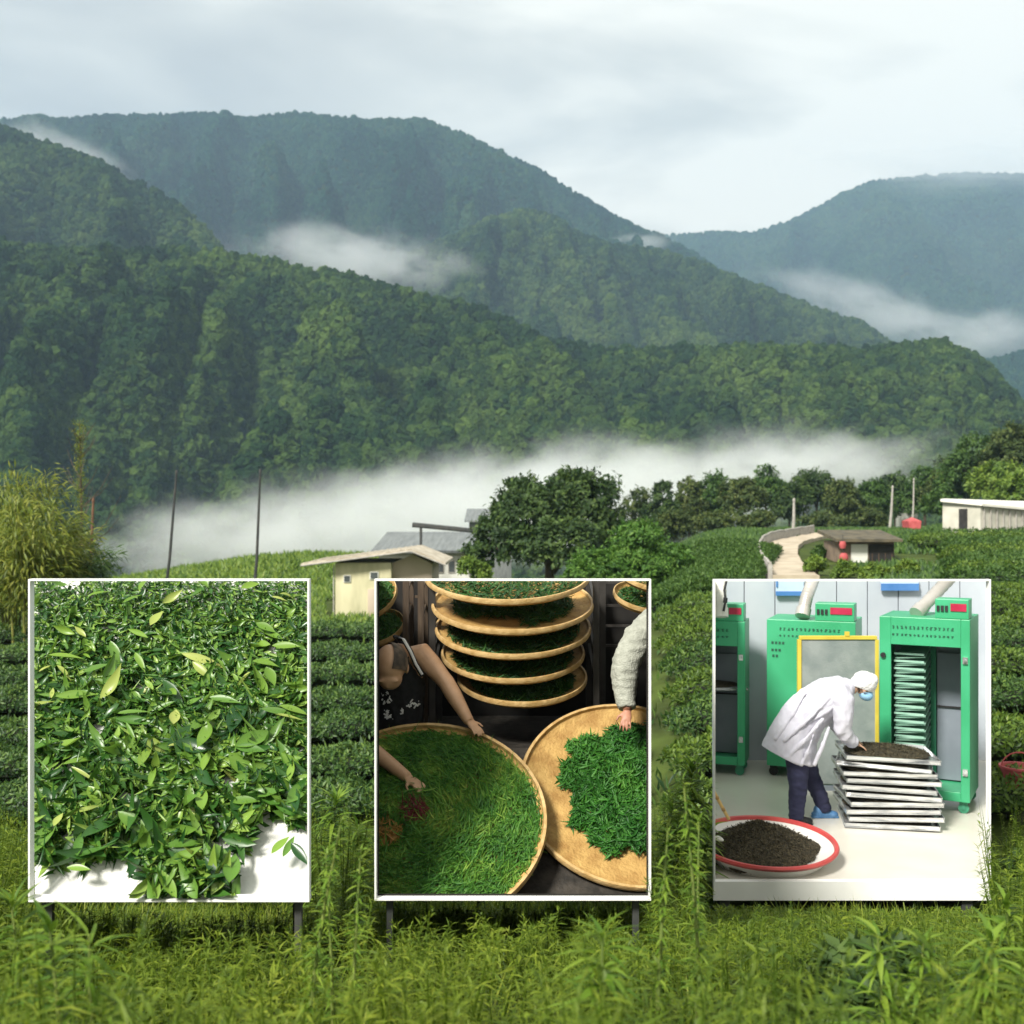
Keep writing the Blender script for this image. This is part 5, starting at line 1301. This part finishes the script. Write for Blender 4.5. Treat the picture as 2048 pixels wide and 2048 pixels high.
# ducts and cable on the wall side, blue boards
duct = mat('silver_duct', (0.44, 0.41, 0.37), (0.60, 0.57, 0.53), scale=3, rough=.35, metal=.5)
def ductpipe(label, pts, r, m_, cuff=True):
    t = empty('duct', pts[0], label, 'duct', 'ducts above the cabinets')
    L_ = []
    for i in range(len(pts) - 1):
        for q in np.linspace(0, 1, 22)[: (22 if i == len(pts) - 2 else 21)]: L_.append(pts[i].lerp(pts[i + 1], q))
    mb = MB(); mb.tube(L_, [r * (1 + .045 * math.sin(i * 2.1)) for i in range(len(L_))], 16); mb.build('pipe', m_, t, clip=pl3)
    if cuff:
        dv = (pts[1] - pts[0]).normalized(); mb = MB(); mb.tube([pts[0] - dv * .05, pts[0] + dv * .06], r * 1.18, 16); mb.build('cuff', m_, t, clip=pl3)
ductpipe('silver duct leaning right above the right-hand cabinet', [P3c(1255, 215, 12.1), P3c(1440, 20, 12.4)], .07, duct)
ductpipe('silver duct rising from the middle cabinet', [P3c(568, 225, 13.2), P3c(590, 130, 13.3), P3c(635, 10, 13.5)], .075, duct)
ductpipe('white pipe above the left cabinet', [P3c(82, 225, 13.0), P3c(75, 10, 13.1)], .07, whitew)
t = empty('cable', P3c(103, 150, 12.95), 'black cable hanging beside the white pipe', 'cable')
m = MB(); m.tube([P3c(118, 12, 13.1), P3c(100, 90, 12.95), P3c(108, 150, 12.9), P3c(95, 215, 12.9)], .014, 8); m.build('wire', rubber, t, clip=pl3)
m = MB(); m.tube([P3c(108, 135, 12.9), P3c(104, 165, 12.9)], .026, 8); m.build('plug', rubber, t, clip=pl3)
blue = mat('blue_board', (0.05, 0.16, 0.40), (0.08, 0.21, 0.48), scale=3, rough=.5)
pale = mat('pale_board', (0.42, 0.52, 0.66), (0.50, 0.60, 0.74), scale=3, rough=.5)
for lab, x0, x1, y1, m_ in (('pale blue notice board high on the wall above the middle cabinet', 405, 570, 122, pale), ('deep blue notice board high on the wall right of the middle', 1030, 1252, 92, pale)):
    d = 14.08; a, b = P3c(x0, -40, d), P3c(x1, y1, d)
    t = empty('notice_board', (a + b) / 2, lab, 'notice board', 'boards on the pale wall')
    m = MB(); m.box(((a.x + b.x) / 2, d, (a.z + b.z) / 2), (b.x - a.x, .03, a.z - b.z)); m.build('sheet', m_, t, smooth=False, clip=pl3)
    m = MB(); hh = .055 if x0 < 900 else .09; m.box(((a.x + b.x) / 2, d - .018, b.z + hh / 2), (b.x - a.x + .004, .02, hh)); m.box((a.x + .012, d - .018, (a.z + b.z) / 2 + hh), (.02, .02, a.z - b.z - hh * 2)); m.build('border', blue, t, smooth=False, clip=pl3)

# stack of metal tea trays
random.seed(3)
NT = 10; zt0 = ZF; dS3 = 10.95
ztop_s = P3c(0, 1088, dS3).z; step = (ztop_s - ZF) / NT
for k in range(NT):
    cx = 1062 + random.uniform(-26, 26) + (18 if k < 4 else 0); c = P3c(cx, 1300, dS3 + .42); z = ZF + step * k
    lab = 'top metal tray of the stack, full of dark tea' if k == NT - 1 else 'metal drying tray in the stack beside the worker, %s one from the floor' % ['lowest', 'second', 'third', 'fourth', 'fifth', 'sixth', 'seventh', 'eighth', 'ninth'][k]
    t = empty('drying_tray', (c.x, c.y, z), lab, 'tray', 'stacked metal drying trays')
    RM = Matrix.Rotation(R(-12 + random.uniform(-9, 9)), 3, 'Z'); RT = RM @ Matrix.Rotation(R(random.uniform(-2.2, 2.2)), 3, 'Y')
    def T(x, y, zz): return Vector((c.x, c.y, z + .012)) + RT @ Vector((x, y, zz))
    wx, wy, hh = .92, .74, .036
    m = MB(); m.box(T(0, 0, .008), (wx, wy, .008), RT)
    for sx in (-1, 1): m.box(T(sx * (wx / 2 - .004), 0, hh / 2 + .014), (.006, wy, hh), RT @ Matrix.Rotation(R(sx * 14), 3, 'Y'))
    for sy in (-1, 1): m.box(T(0, sy * (wy / 2 - .004), hh / 2 + .014), (wx - .02, .006, hh), RT @ Matrix.Rotation(R(-sy * 14), 3, 'X'))
    m.build('pan', steel, t, smooth=False)
    m = MB()
    for sx in (-1, 1):
        for sy in (-1, 1): m.box(T(sx * (wx / 2 - .06), sy * (wy / 2 - .06), -.0 + .0), (.05, .05, .012), RT)
    m.build('feet', rubber, t, smooth=False)
    m = MB(); mesh_c = T(0, 0, .035); m.ball(mesh_c, (wx * .47, wy * .47, .05 if k == NT - 1 else .028), 30, 10, RT); m.build('dark_tea', MATS['dry_tea'], t)
    if k == NT - 1:
        n = 3800; a_ = RNG.uniform(0, 6.283, n); r_ = np.sqrt(RNG.random(n)); x_, y_ = r_ * np.cos(a_) * wx * .46, r_ * np.sin(a_) * wy * .46
        zz = .036 + .05 * np.sqrt(np.clip(1 - r_ ** 2, 0, 1)); Mx = np.array(RT); Pq = np.stack([x_, y_, zz], 1) @ Mx.T + np.array((c.x, c.y, z + .012))
        o = leaf_obj('loose_tea', leaves(Pq, rdir(n) * np.array([1, 1, .5]), rdir(n) + np.array([0, 0, 1]), .028, .008, 2, .3, .3), leafmat('dry_tea_curls', [(0.018, 0.016, 0.010), (0.05, 0.043, 0.024), (0.12, 0.10, 0.055)], .05, .8), t)
        o['kind'] = 'stuff'
TOPZ = ZF + step * (NT - 1) + .012 + .085
# red-rimmed round tray with a mound of dark tea, bamboo stick
c = P3c(345, 1592, 10.1); c.z = ZF
rb = 415 * S_ * K * 10.1
t = empty('round_tray', c, 'large round white tray with a red rim full of dark tea, on the floor', 'tray')
MM = Matrix.Translation(c + Vector((0, 0, .055))) @ Matrix.Rotation(R(4.5), 4, 'X')
white_pl = mat('white_plastic', (0.66, 0.64, 0.60), (0.74, 0.72, 0.68), scale=3, rough=.4)
m = MB(); m.lathe([(.004, .01), (rb * .72, .01), (rb * .93, .085), (rb * .955, .105), (rb * .965, .085), (rb * .76, -.045), (.004, -.05)], MM, 72); m.build('basin', white_pl, t, clip=pl3)
m = MB(); m.lathe([(rb * .94, .10), (rb * .955, .128), (rb * 1.0, .130), (rb * 1.015, .112), (rb * .99, .088), (rb * .955, .092), (rb * .94, .10)], MM, 72); m.build('rim', mat('red_rim', (0.46, 0.05, 0.05), (0.56, 0.08, 0.07), scale=4, rough=.4), t, clip=pl3)
hm = MB(); vs, fs = [], []; nr, na = 16, 56
for i in range(nr + 1):
    r_ = rb * .80 * i / nr
    for k in range(na):
        a = 2 * math.pi * k / na; e_ = 1 + .10 * math.sin(3 * a + 1) + .07 * math.sin(5 * a) + .04 * math.sin(11 * a)
        x, y = r_ * math.cos(a) * e_, r_ * math.sin(a) * e_ * .92
        q = i / nr; zz = .02 + .27 * (1 - q ** 1.5) * (1 + .12 * mnoise.noise(Vector((x * 6, y * 6, 1)))) + .012 * mnoise.noise(Vector((x * 30, y * 30, 5)))
        vs.append(MM @ Vector((x - .04, y, zz)))
fs = [(i * na + k, i * na + (k + 1) % na, (i + 1) * na + (k + 1) % na, (i + 1) * na + k) for i in range(nr) for k in range(na)]
hm.add(vs, fs); th = hm.build('tea_mound', MATS['dry_tea'], None, clip=pl3); tag(th, 'mound of dark dried tea heaped in the red-rimmed round tray', 'tea heap', None, 'stuff')
n = 9000; i_ = RNG.integers(0, len(fs), n); va = np.array([tuple(v) for v in vs]); fa = np.array(fs)[i_]; w_ = RNG.dirichlet((1, 1, 1, 1), n)
Pq = (va[fa] * w_[:, :, None]).sum(1)
o = leaf_obj('loose_tea', leaves(Pq, rdir(n) * np.array([1, 1, .5]), rdir(n) + np.array([0, 0, 1]), .03, .009, 2, .3, .3), MATS['dry_tea_curls'], None, pl3); tag(o, 'curled dry leaves on the surface of the dark tea mound', 'tea leaves', None, 'stuff')
t = empty('bamboo_stick', P3c(120, 1450, 10.1), 'yellow bamboo stick leaning in the red-rimmed tray', 'stick')
m = MB(); m.tube([P3c(128, 1455, 10.15), P3c(85, 1375, 10.2), P3c(20, 1255, 10.25)], .016, 8); m.build('stick', mat('stick_yellow', (0.52, 0.33, 0.10), (0.62, 0.42, 0.16), scale=8, rough=.6), t, clip=pl3)
m = MB(); 
for q in (.3, .65): p_ = P3c(128, 1455, 10.15).lerp(P3c(20, 1255, 10.25), q); m.ball(p_, .02, 10, 6)
m.build('node', mat('stick_node', (0.36, 0.22, 0.07), (0.42, 0.27, 0.1), scale=8), t, clip=pl3)
t = empty('scoop', P3c(62, 1560, 9.95), 'small white scoop at the left edge of the red-rimmed tray', 'scoop')
sc_ = P3c(62, 1565, 9.85); m = MB(); m.ball(sc_, (.055, .04, .022), 14, 8, Matrix.Rotation(R(20), 3, 'Y')); m.build('bowl', white_pl, t, clip=pl3)
m = MB(); m.tube([sc_, sc_ + Vector((-.13, .02, .03))], .011, 6); m.build('handle', white_pl, t, clip=pl3)

# ---- worker in the white coat
dW = 11.35
def wv(cx, cy, dy=0.0): return P3c(cx, cy, dW) + Vector((0, dy, 0))
u3 = S_ * K * dW
pw = empty('person', (wv(560, 1400).x, dW, ZF), 'worker in a white coat, cap and blue mask bending over the metal tray stack', 'person', 'people at work in the display boxes')
skin_w = mat('skin_light', (0.44, 0.26, 0.17), (0.50, 0.31, 0.21), scale=14, rough=.5, bump=.08, bscale=120)
coat = mat('white_coat', (0.50, 0.495, 0.57), (0.58, 0.575, 0.65), scale=3, rough=.85, bump=.25, bscale=10)
capm = mat('white_cap', (0.62, 0.62, 0.62), (0.70, 0.70, 0.70), scale=20, rough=.9, bump=.6, bscale=30)
maskm = mat('blue_mask', (0.25, 0.48, 0.70), (0.32, 0.55, 0.76), scale=12, rough=.8)
navy = mat('navy_trousers', (0.020, 0.022, 0.055), (0.034, 0.036, 0.08), scale=6, rough=.9, bump=.3, bscale=12)
bluec = mat('blue_shoe_cover', (0.06, 0.17, 0.36), (0.10, 0.23, 0.44), scale=14, rough=.5, bump=.5, bscale=30)
hd = wv(930, 655); hrw = .098
floor_c_y = (1024 - (ZF / (-K * dW) * -1)) if False else None
def fl(cx, dy, z): 
    p = wv(cx, 1400, dy); p.z = ZF + z; return p
hips = wv(500, 950); chest = wv(720, 740); nk = wv(838, 672)
mb = MB()
mb.tube([wv(455, 1000), hips, wv(600, 830), chest, wv(790, 690), nk], [.13, .14, .12, .12, .09, .06], 18, ry=[.16, .17, .155, .18, .13, .06], up=(0, 1, 0))
mb.tube([nk, wv(880, 672)], .058, 14)
mb.ball(hd, (hrw * 1.05, hrw * .80, hrw * 1.02), 22, 16, Matrix.Rotation(R(30), 3, 'Y'))
mb.ball(hd + Vector((.012, 0, -.075)), (.062, .066, .062), 16, 12)
mb.ball(hd + Vector((.078, 0, -.095)), (.017, .016, .022), 10, 8)
for sy in (-1, 1): mb.ball(hd + Vector((-.02, sy * .082, -.04)), (.024, .012, .033), 10, 8)
wrN = wv(848, 978, -.10)
top_tray = Vector((0, 0, TOPZ))
hdir = wv(955, 1035, -.12) - wrN
mb.tube([wv(775, 700, -.16), wv(765, 880, -.20), wv(810, 940, -.15), wrN], [.052, .046, .036, .030], 14)
fingers(mb, wrN, hdir, Vector((.15, 0, 1)), .19, curl=.35, thumb_side=-1)
wrF = wv(880, 985, .16)
mb.tube([wv(785, 690, .16), wv(775, 870, .22), wrF], [.052, .044, .030], 14)
fingers(mb, wrF, wv(985, 1040, .14) - wrF, Vector((.15, 0, 1)), .19, curl=.35, thumb_side=1)
mb.tube([wv(500, 990, -.09), wv(520, 1200, -.10), fl(505, -.10, .10)], [.085, .062, .042], 14)
mb.tube([wv(540, 990, .09), wv(630, 1190, .11), fl(715, .12, .10)], [.085, .062, .042], 14)
remesh(mb, 'body', skin_w, pw, .0075, 4)
mb = MB()
mb.tube([wv(500, 1000, -.07), wv(520, 1120, -.10), wv(522, 1230, -.11), wv(516, 1330, -.11), fl(510, -.11, .06)], [.115, .108, .095, .082, .07], 20, ry=[.10, .105, .092, .08, .07])
mb.tube([wv(545, 990, .08), wv(595, 1110, .11), wv(640, 1230, .13), wv(690, 1330, .14), fl(722, .14, .07)], [.115, .108, .09, .078, .066], 20, ry=[.10, .105, .09, .078, .066])
mb.ball(wv(500, 1000), (.14, .17, .13))
remesh(mb, 'trousers', navy, pw, .009, 4, wrinkle=(.008, 6, (1, 1, 1.6)))
for nm, cx, dy, m_, ln in (('shoe', 508, -.11, rubber, .13), ('shoe_cover', 690, .14, bluec, .15)):
    mb = MB(); b = fl(cx, dy, 0)
    mb.ball(b + Vector((ln * .30, 0, .040)), (ln * .92, .052, .044), 18, 10); mb.ball(b + Vector((-.0, 0, .075)), (.068, .055, .07), 16, 10); mb.ball(b + Vector((ln * .9, 0, .035)), (.06, .054, .036), 14, 8)
    mb.box(b + Vector((ln * .35, 0, .008)), (ln * 1.9, .085, .014)); remesh(mb, nm, m_, pw, .007, 3)
# coat: bent back, flaring skirt, open below
mb = MB()
ring = [(wv(862, 655), .050, .062), (wv(815, 672), 72 * u3, .13), (wv(735, 715), 108 * u3, .205), (wv(640, 775), 122 * u3, .20), (wv(570, 850), 128 * u3, .19), (wv(520, 935), 135 * u3, .215), (wv(488, 1030), 150 * u3, .245), (wv(474, 1082), 160 * u3, .265)]
mb.tube([r_[0] for r_ in ring], [r_[1] for r_ in ring], 28, ry=[r_[2] for r_ in ring], up=(-.75, 0, .66))
mb.tube([wv(745, 675, -.12), wv(775, 730, -.19), wv(770, 830, -.21), wv(768, 895, -.20), wv(800, 945, -.16), wv(850, 985, -.11)], [.10, .10, .085, .076, .066, .052], 18)
mb.tube([wv(755, 670, .12), wv(785, 725, .19), wv(782, 830, .22), wv(790, 890, .21), wv(830, 945, .19), wv(874, 980, .165)], [.10, .10, .085, .076, .066, .052], 18)
# long soft folds
for k, (p0, p1, dy, rr) in enumerate([((800, 700), (560, 860), -.175, .012), ((700, 700), (420, 960), -.20, .013), ((650, 830), (430, 1060), -.225, .014), ((600, 900), (520, 1100), -.232, .012), ((690, 880), (600, 1100), -.20, .012), ((560, 690), (380, 960), -.13, .012)]):
    a, b = wv(*p0, dy), wv(*p1, dy - .02); mb.tube([a, a.lerp(b, .5) + Vector((0, -.018, -.01)), b], [rr * .6, rr, rr * .8], 8)
coat_o = remesh(mb, 'coat', coat, pw, .009, 4, wrinkle=(.010, 5, (1.6, 1, .9)))
# cut the hem along the line the photo shows
hem_n = ((wv(630, 1155) - wv(320, 1010)).cross(Vector((0, 1, 0)))).normalized()
if hem_n.z > 0: hem_n = -hem_n
clip_mesh(coat_o.data, [(wv(320, 1012), hem_n)])
sol = coat_o.modifiers.new('cloth', 'SOLIDIFY'); sol.thickness = .006; sol.offset = 1
mb = MB(); mb.ball(hd + Vector((.005, 0, .028)), (.125, .112, .112), 26, 18, Matrix.Rotation(R(28), 3, 'Y'))
mb.ball(hd + Vector((.055, 0, .052)), (.085, .085, .075), 20, 14); mb.ball(hd + Vector((-.05, 0, .02)), (.085, .10, .085), 20, 14)
band = [hd + Matrix.Rotation(R(28), 3, 'Y') @ Vector((math.cos(a) * .112, math.sin(a) * .100, -.045)) + Vector((.0, 0, .0)) for a in np.linspace(0, 6.283, 26)]
cap = remesh(mb, 'cap', capm, pw, .008, 3, wrinkle=(.007, 22, (1, 1, 1)))
clip_mesh(cap.data, [(hd + Vector((0, 0, -.042)), (Matrix.Rotation(R(20), 3, 'Y') @ Vector((0, 0, -1))))])
mb = MB(); mb.ball(hd + Vector((.020, 0, -.098)), (.074, .080, .062), 20, 14, Matrix.Rotation(R(25), 3, 'Y'))
mk = remesh(mb, 'mask', maskm, pw, .006, 3)
mb = MB()
for sy in (-1, 1):
    mb.ball(hd + Vector((.074, sy * .036, -.048)), (.012, .016, .010), 10, 8); mb.tube([hd + Vector((.082, sy * .02, -.030)), hd + Vector((.075, sy * .055, -.031))], .005, 6)
mb.build('eyes', rubber, pw)
mb = MB()
for k in range(16): q = random.uniform(-.085, .085); s0 = hd + Vector((-.085 + abs(q) * .25, q, -.01)); mb.tube([s0, s0 + Vector((random.uniform(-.01, .03), 0, -.05))], .006, 5)
mb.build('hair', mat('black_hair', (.010, .009, .008), (.02, .018, .016), scale=30), pw)
for sy in (-1, 1):
    mb = MB(); mb.tube([hd + Vector((.02, sy * .078, -.075)), hd + Vector((-.03, sy * .09, -.055))], .004, 6); mb.build('ear_loop', maskm, mk)
# ------------------------------------------------------------------ weeds on the near slope
def top_limit(x, y):
    """free height for plants: they stay below the boxes they stand before or under"""
    u = x / y; px = u / K + 1024
    g = H(x, y)
    room = np.full(len(x), 1.4)
    for x0, x1, d, db, yb in ((65, 622, D1, D1B, 1797), (751, 1300, D2, D2B, 1797), (1425, 1977, D3, D3B, 1800)):
        ins = (px > x0 - np.where(y < 9.3, np.minimum(62, 250 / y), 20)) & (px < x1 + np.where(y < 9.3, np.minimum(62, 250 / y), 20)) & (y < np.maximum(db, 9.3))
        room = np.where(ins, np.minimum(room, (1024 - yb - 8) * K * y - g), room)
    gap = room > 1.0
    room = np.where(gap, np.minimum(1.35, np.maximum(.25, (1024 - 1570) * K * y - g)), room)
    return room, gap
def weeds(n_plants, stems, nleaf, yr, leafL, leafW, hmin, hmax, seed):
    rg = np.random.default_rng(seed)
    y = np.sqrt(rg.uniform(yr[0] ** 2, yr[1] ** 2, n_plants)); x = rg.uniform(-.62, .62, n_plants) * y
    # darker bare pockets
    pk = np.array([mnoise.noise(Vector((a * .9, b * .9, 4.2))) for a, b in zip(x, y)])
    k = pk > -.24 - .22 * (np.array([mnoise.noise(Vector((a * .35, b * .35, 9.0))) for a, b in zip(x, y)]) > 0)
    u = x / y
    k &= ~((np.abs(u - .325) < .055) & (y < 5.2) & (y > 2.8) & (rg.random(n_plants) < .8))
    x, y = x[k], y[k]; lim, gap = top_limit(x, y)
    cl = np.clip(.85 + .6 * np.array([mnoise.noise(Vector((a * .8, b * .8, 1.7))) for a, b in zip(x, y)]), .5, 1.25)
    h = np.minimum(cl * rg.uniform(hmin, hmax, len(x)) * np.where(gap & (y > 5.5), 1.45, 1), lim * rg.uniform(.85, 1.06, len(x)))
    k = h > .12; x, y, h = x[k], y[k], h[k]; N = len(x)
    # stems
    X = np.repeat(x, stems); Y = np.repeat(y, stems); Hh = np.repeat(h, stems) * rg.uniform(.6, 1.0, N * stems)
    a = rg.uniform(0, 6.283, N * stems); ln = np.minimum(rg.uniform(.05, .38, N * stems), .16 / np.maximum(Hh, .1))
    bx = X + np.cos(a) * .05; by = Y + np.sin(a) * .05; bz = H(bx, by)
    # leaves along the stems, spiralling, arching outward
    M = nleaf; S = N * stems
    t = np.tile(np.linspace(.12, 1, M), S) ** .8; sid = np.repeat(np.arange(S), M)
    px = bx[sid] + np.cos(a[sid]) * ln[sid] * Hh[sid] * t ** 2; py = by[sid] + np.sin(a[sid]) * ln[sid] * Hh[sid] * t ** 2; pz = bz[sid] + Hh[sid] * t * (1 - .12 * t)
    fa = np.tile(np.arange(M) * 2.4, S) + np.repeat(rg.uniform(0, 6.28, S), M) + rg.normal(0, .4, S * M)
    el = rg.uniform(-.1, .9, S * M) + .5 * (t > .9)
    ax = np.stack([np.cos(fa) * np.cos(el), np.sin(fa) * np.cos(el), np.sin(el)], 1)
    up = norm(np.stack([-np.cos(fa) * np.sin(el), -np.sin(fa) * np.sin(el), np.cos(el)], 1) + rg.normal(0, .25, (S * M, 3)))
    L_ = leafL * (.5 + rg.random(S * M)) * np.sin(np.pi * np.clip(t * .86 + .12, 0, 1)) ** .5 * (.5 + .5 * np.minimum(1, Hh[sid] / .5))
    q = np.clip(.12 + .5 * rg.random(S * M) + .25 * np.repeat(rg.random(S), M), 0, 1)
    lv = leaves(np.stack([px, py, pz], 1), ax, up, L_, leafW * (.6 + .7 * rg.random(S * M)), 2, rg.uniform(.15, .85, S * M), .2, .75, q, twist=rg.normal(0, .3, S * M))
    # stem ribbons
    st = []
    for j in range(2):
        sa = np.stack([np.cos(a) * ln, np.sin(a) * ln, np.ones(S)], 1)
        st.append(leaves(np.stack([bx, by, bz], 1), norm(sa), norm(np.stack([np.cos(a + j * 1.57), np.sin(a + j * 1.57), np.zeros(S)], 1)), Hh, .012, 3, -.0, 0, .5, np.full(S, .25)))
    return cat_leaves([lv] + st)
wa = weeds(1500, 5, 46, (2.2, 13.4), .085, .0085, .40, 1.05, 3)
wb = weeds(380, 3, 18, (2.3, 12.5), .12, .020, .3, .95, 5)
wo = leaf_obj('weeds', cat_leaves([wa, wb]), LM_WEED); tag(wo, 'dense light green weeds covering the near slope in front of the boxes', 'weeds', None, 'stuff')
# short grass and leaf litter under the weeds
def fx_near(n):
    y = np.sqrt(RNG.uniform(2.0 ** 2, 14.2 ** 2, n)); x = RNG.uniform(-.64, .64, n) * y
    k = top_limit(x, y)[0] > .16
    k &= (np.array([mnoise.noise(Vector((a * .9, b * .9, 4.2))) for a, b in zip(x, y)]) > -.24) | (RNG.random(n) < .15)
    k &= ~((np.abs(x / y - .325) < .06) & (y < 5.2) & (y > 2.8))
    return np.stack([x[k], y[k], H(x[k], y[k])], 1)
scatter_cover('near_grass', 'short fine grass under the weeds of the near slope', 34000, fx_near, LM_WEED, 0.15, 0.012, bend=.9)

LM_FERN = leafmat('leaves_tall_weed', [(0.07, 0.15, 0.015), (0.12, 0.22, 0.02), (0.18, 0.29, 0.03), (0.26, 0.36, 0.045)], .4, .5)
stemm = mat('weed_stem', (0.10, 0.15, 0.03), (0.18, 0.22, 0.05), scale=8, rough=.7)
def tall_weed(label, px, ytop, d, nl, Ll, Lw, droop, m=LM_FERN, fuzz=1.0, hmax=1.9):
    """source-pixel column and top; leafy upright weed standing on the slope"""
    c = W(px, ytop, d); g = Hf(c.x, d); h = min(hmax, c.z - g)
    t = empty('tall_weed', (c.x, d, g), label, 'weed', 'tall weeds standing out of the near slope')
    rg = np.random.default_rng(int(px)); lean = rg.normal(0, .05, 2) * h
    mb = MB(); pts = [Vector((c.x - lean[0] * (1 - q ** 1.6), d - lean[1] * (1 - q), g - .03 + h * q)) for q in np.linspace(0, 1, 8)]
    mb.tube(pts, list(np.linspace(.010, .003, 8)), 6); mb.build('stem', stemm, t)
    tt = rg.uniform(.08, 1.0, nl); P = np.stack([np.interp(tt, np.linspace(0, 1, 8), [p[i] for p in pts]) for i in range(3)], 1)
    fa = rg.uniform(0, 6.283, nl); el = rg.uniform(.05, .9, nl) + .6 * (tt > .93)
    ax = np.stack([np.cos(fa) * np.cos(el), np.sin(fa) * np.cos(el), np.sin(el)], 1)
    up = norm(np.stack([-np.cos(fa) * np.sin(el), -np.sin(fa) * np.sin(el), np.cos(el)], 1) + rg.normal(0, .2, (nl, 3)))
    L_ = Ll * (.5 + .8 * rg.random(nl)) * (1.1 - .55 * tt)
    leaf_obj('leaves', leaves(P, ax, up, L_, Lw * (.6 + .7 * rg.random(nl)), 4, droop * (.5 + rg.random(nl)), .2, .75), m, t)
tall_weed('tallest feathery weed, rising in the gap between the middle and right boxes', 1386, 1530, 9.75, 330, .34, .034, .7)
tall_weed('slim feathery weed left of the tallest one in the same gap', 1345, 1610, 9.6, 160, .27, .03, .7)
tall_weed('leafy weed in the gap close to the right-hand box', 1415, 1650, 9.9, 160, .26, .03, .7)
tall_weed('upright yellowish weed at the lower left, under the left box corner', 98, 1826, 3.1, 110, .15, .022, .5)
tall_weed('arching weed with long leaves right of the yellowish one', 178, 1850, 3.3, 100, .22, .020, 1.0)
tall_weed('branching weed at the lower right, before the dark pocket', 1755, 1850, 3.6, 120, .17, .022, .6)
tall_weed('narrow spiky weed standing in the dark pocket at the lower right', 1846, 1866, 3.5, 120, .12, .022, .8)
tall_weed('bushy weed with curling tips at the lower right edge', 1985, 1862, 3.4, 180, .22, .020, .9)
tall_weed('leafy weed in front of the middle box, right of its centre', 1205, 1850, 3.2, 140, .17, .020, .7)
tall_weed('pale weed between the left and middle boxes', 672, 1590, 9.6, 220, .30, .03, .8)
tall_weed('bushy weed in the gap left of the middle box', 715, 1640, 9.3, 200, .28, .03, .7)
tall_weed('weed reaching up at the left picture edge', 22, 1790, 3.7, 130, .18, .02, .7)
tall_weed('weed at the right picture edge below the tea hedges', 2012, 1790, 4.4, 140, .18, .02, .8)

tree('dark_shrub', 'dark leafy shrub at the lower right among the light weeds', 1640, 1800, 1990, 250, 4.3, LM_DARK, 5200, 0.085, cat='shrub', blobs=[px_blob(1600, 1880, 4.3, 70, 60), px_blob(1680, 1860, 4.4, 75, 62), px_blob(1650, 1930, 4.0, 90, 60), px_blob(1740, 1910, 4.2, 55, 60)], tr=.015)
tree('dark_shrub', 'dark shrub at the right picture edge under the tea hedges', 1915, 1640, 1800, 120, 9.2, LM_DARK, 4200, 0.10, cat='shrub', blobs=[px_blob(1900, 1720, 9.9, 40, 60), px_blob(1935, 1690, 9.9, 45, 60), px_blob(1925, 1750, 9.8, 50, 50)], tr=.02)

for lab, px, yt, d, nl in (('slender bright weed reaching highest in front, centred in the gap beside the right-hand box', 1366, 1540, 3.9, 300), ('slender bright weed in the same gap, nearest the middle box', 1336, 1640, 3.7, 220), ('slender bright weed in the same gap, nearest the right-hand box', 1398, 1620, 4.1, 240),
                         ('slender bright weed in the gap between left and middle boxes, taller of two', 684, 1620, 3.8, 260), ('slender bright weed in the gap between left and middle boxes, shorter of two', 652, 1690, 4.0, 220), ('slender bright weed beside the left frame of the middle box', 722, 1680, 3.8, 200)):
    tall_weed(lab, px, yt, d, nl, .062, .009, .7)
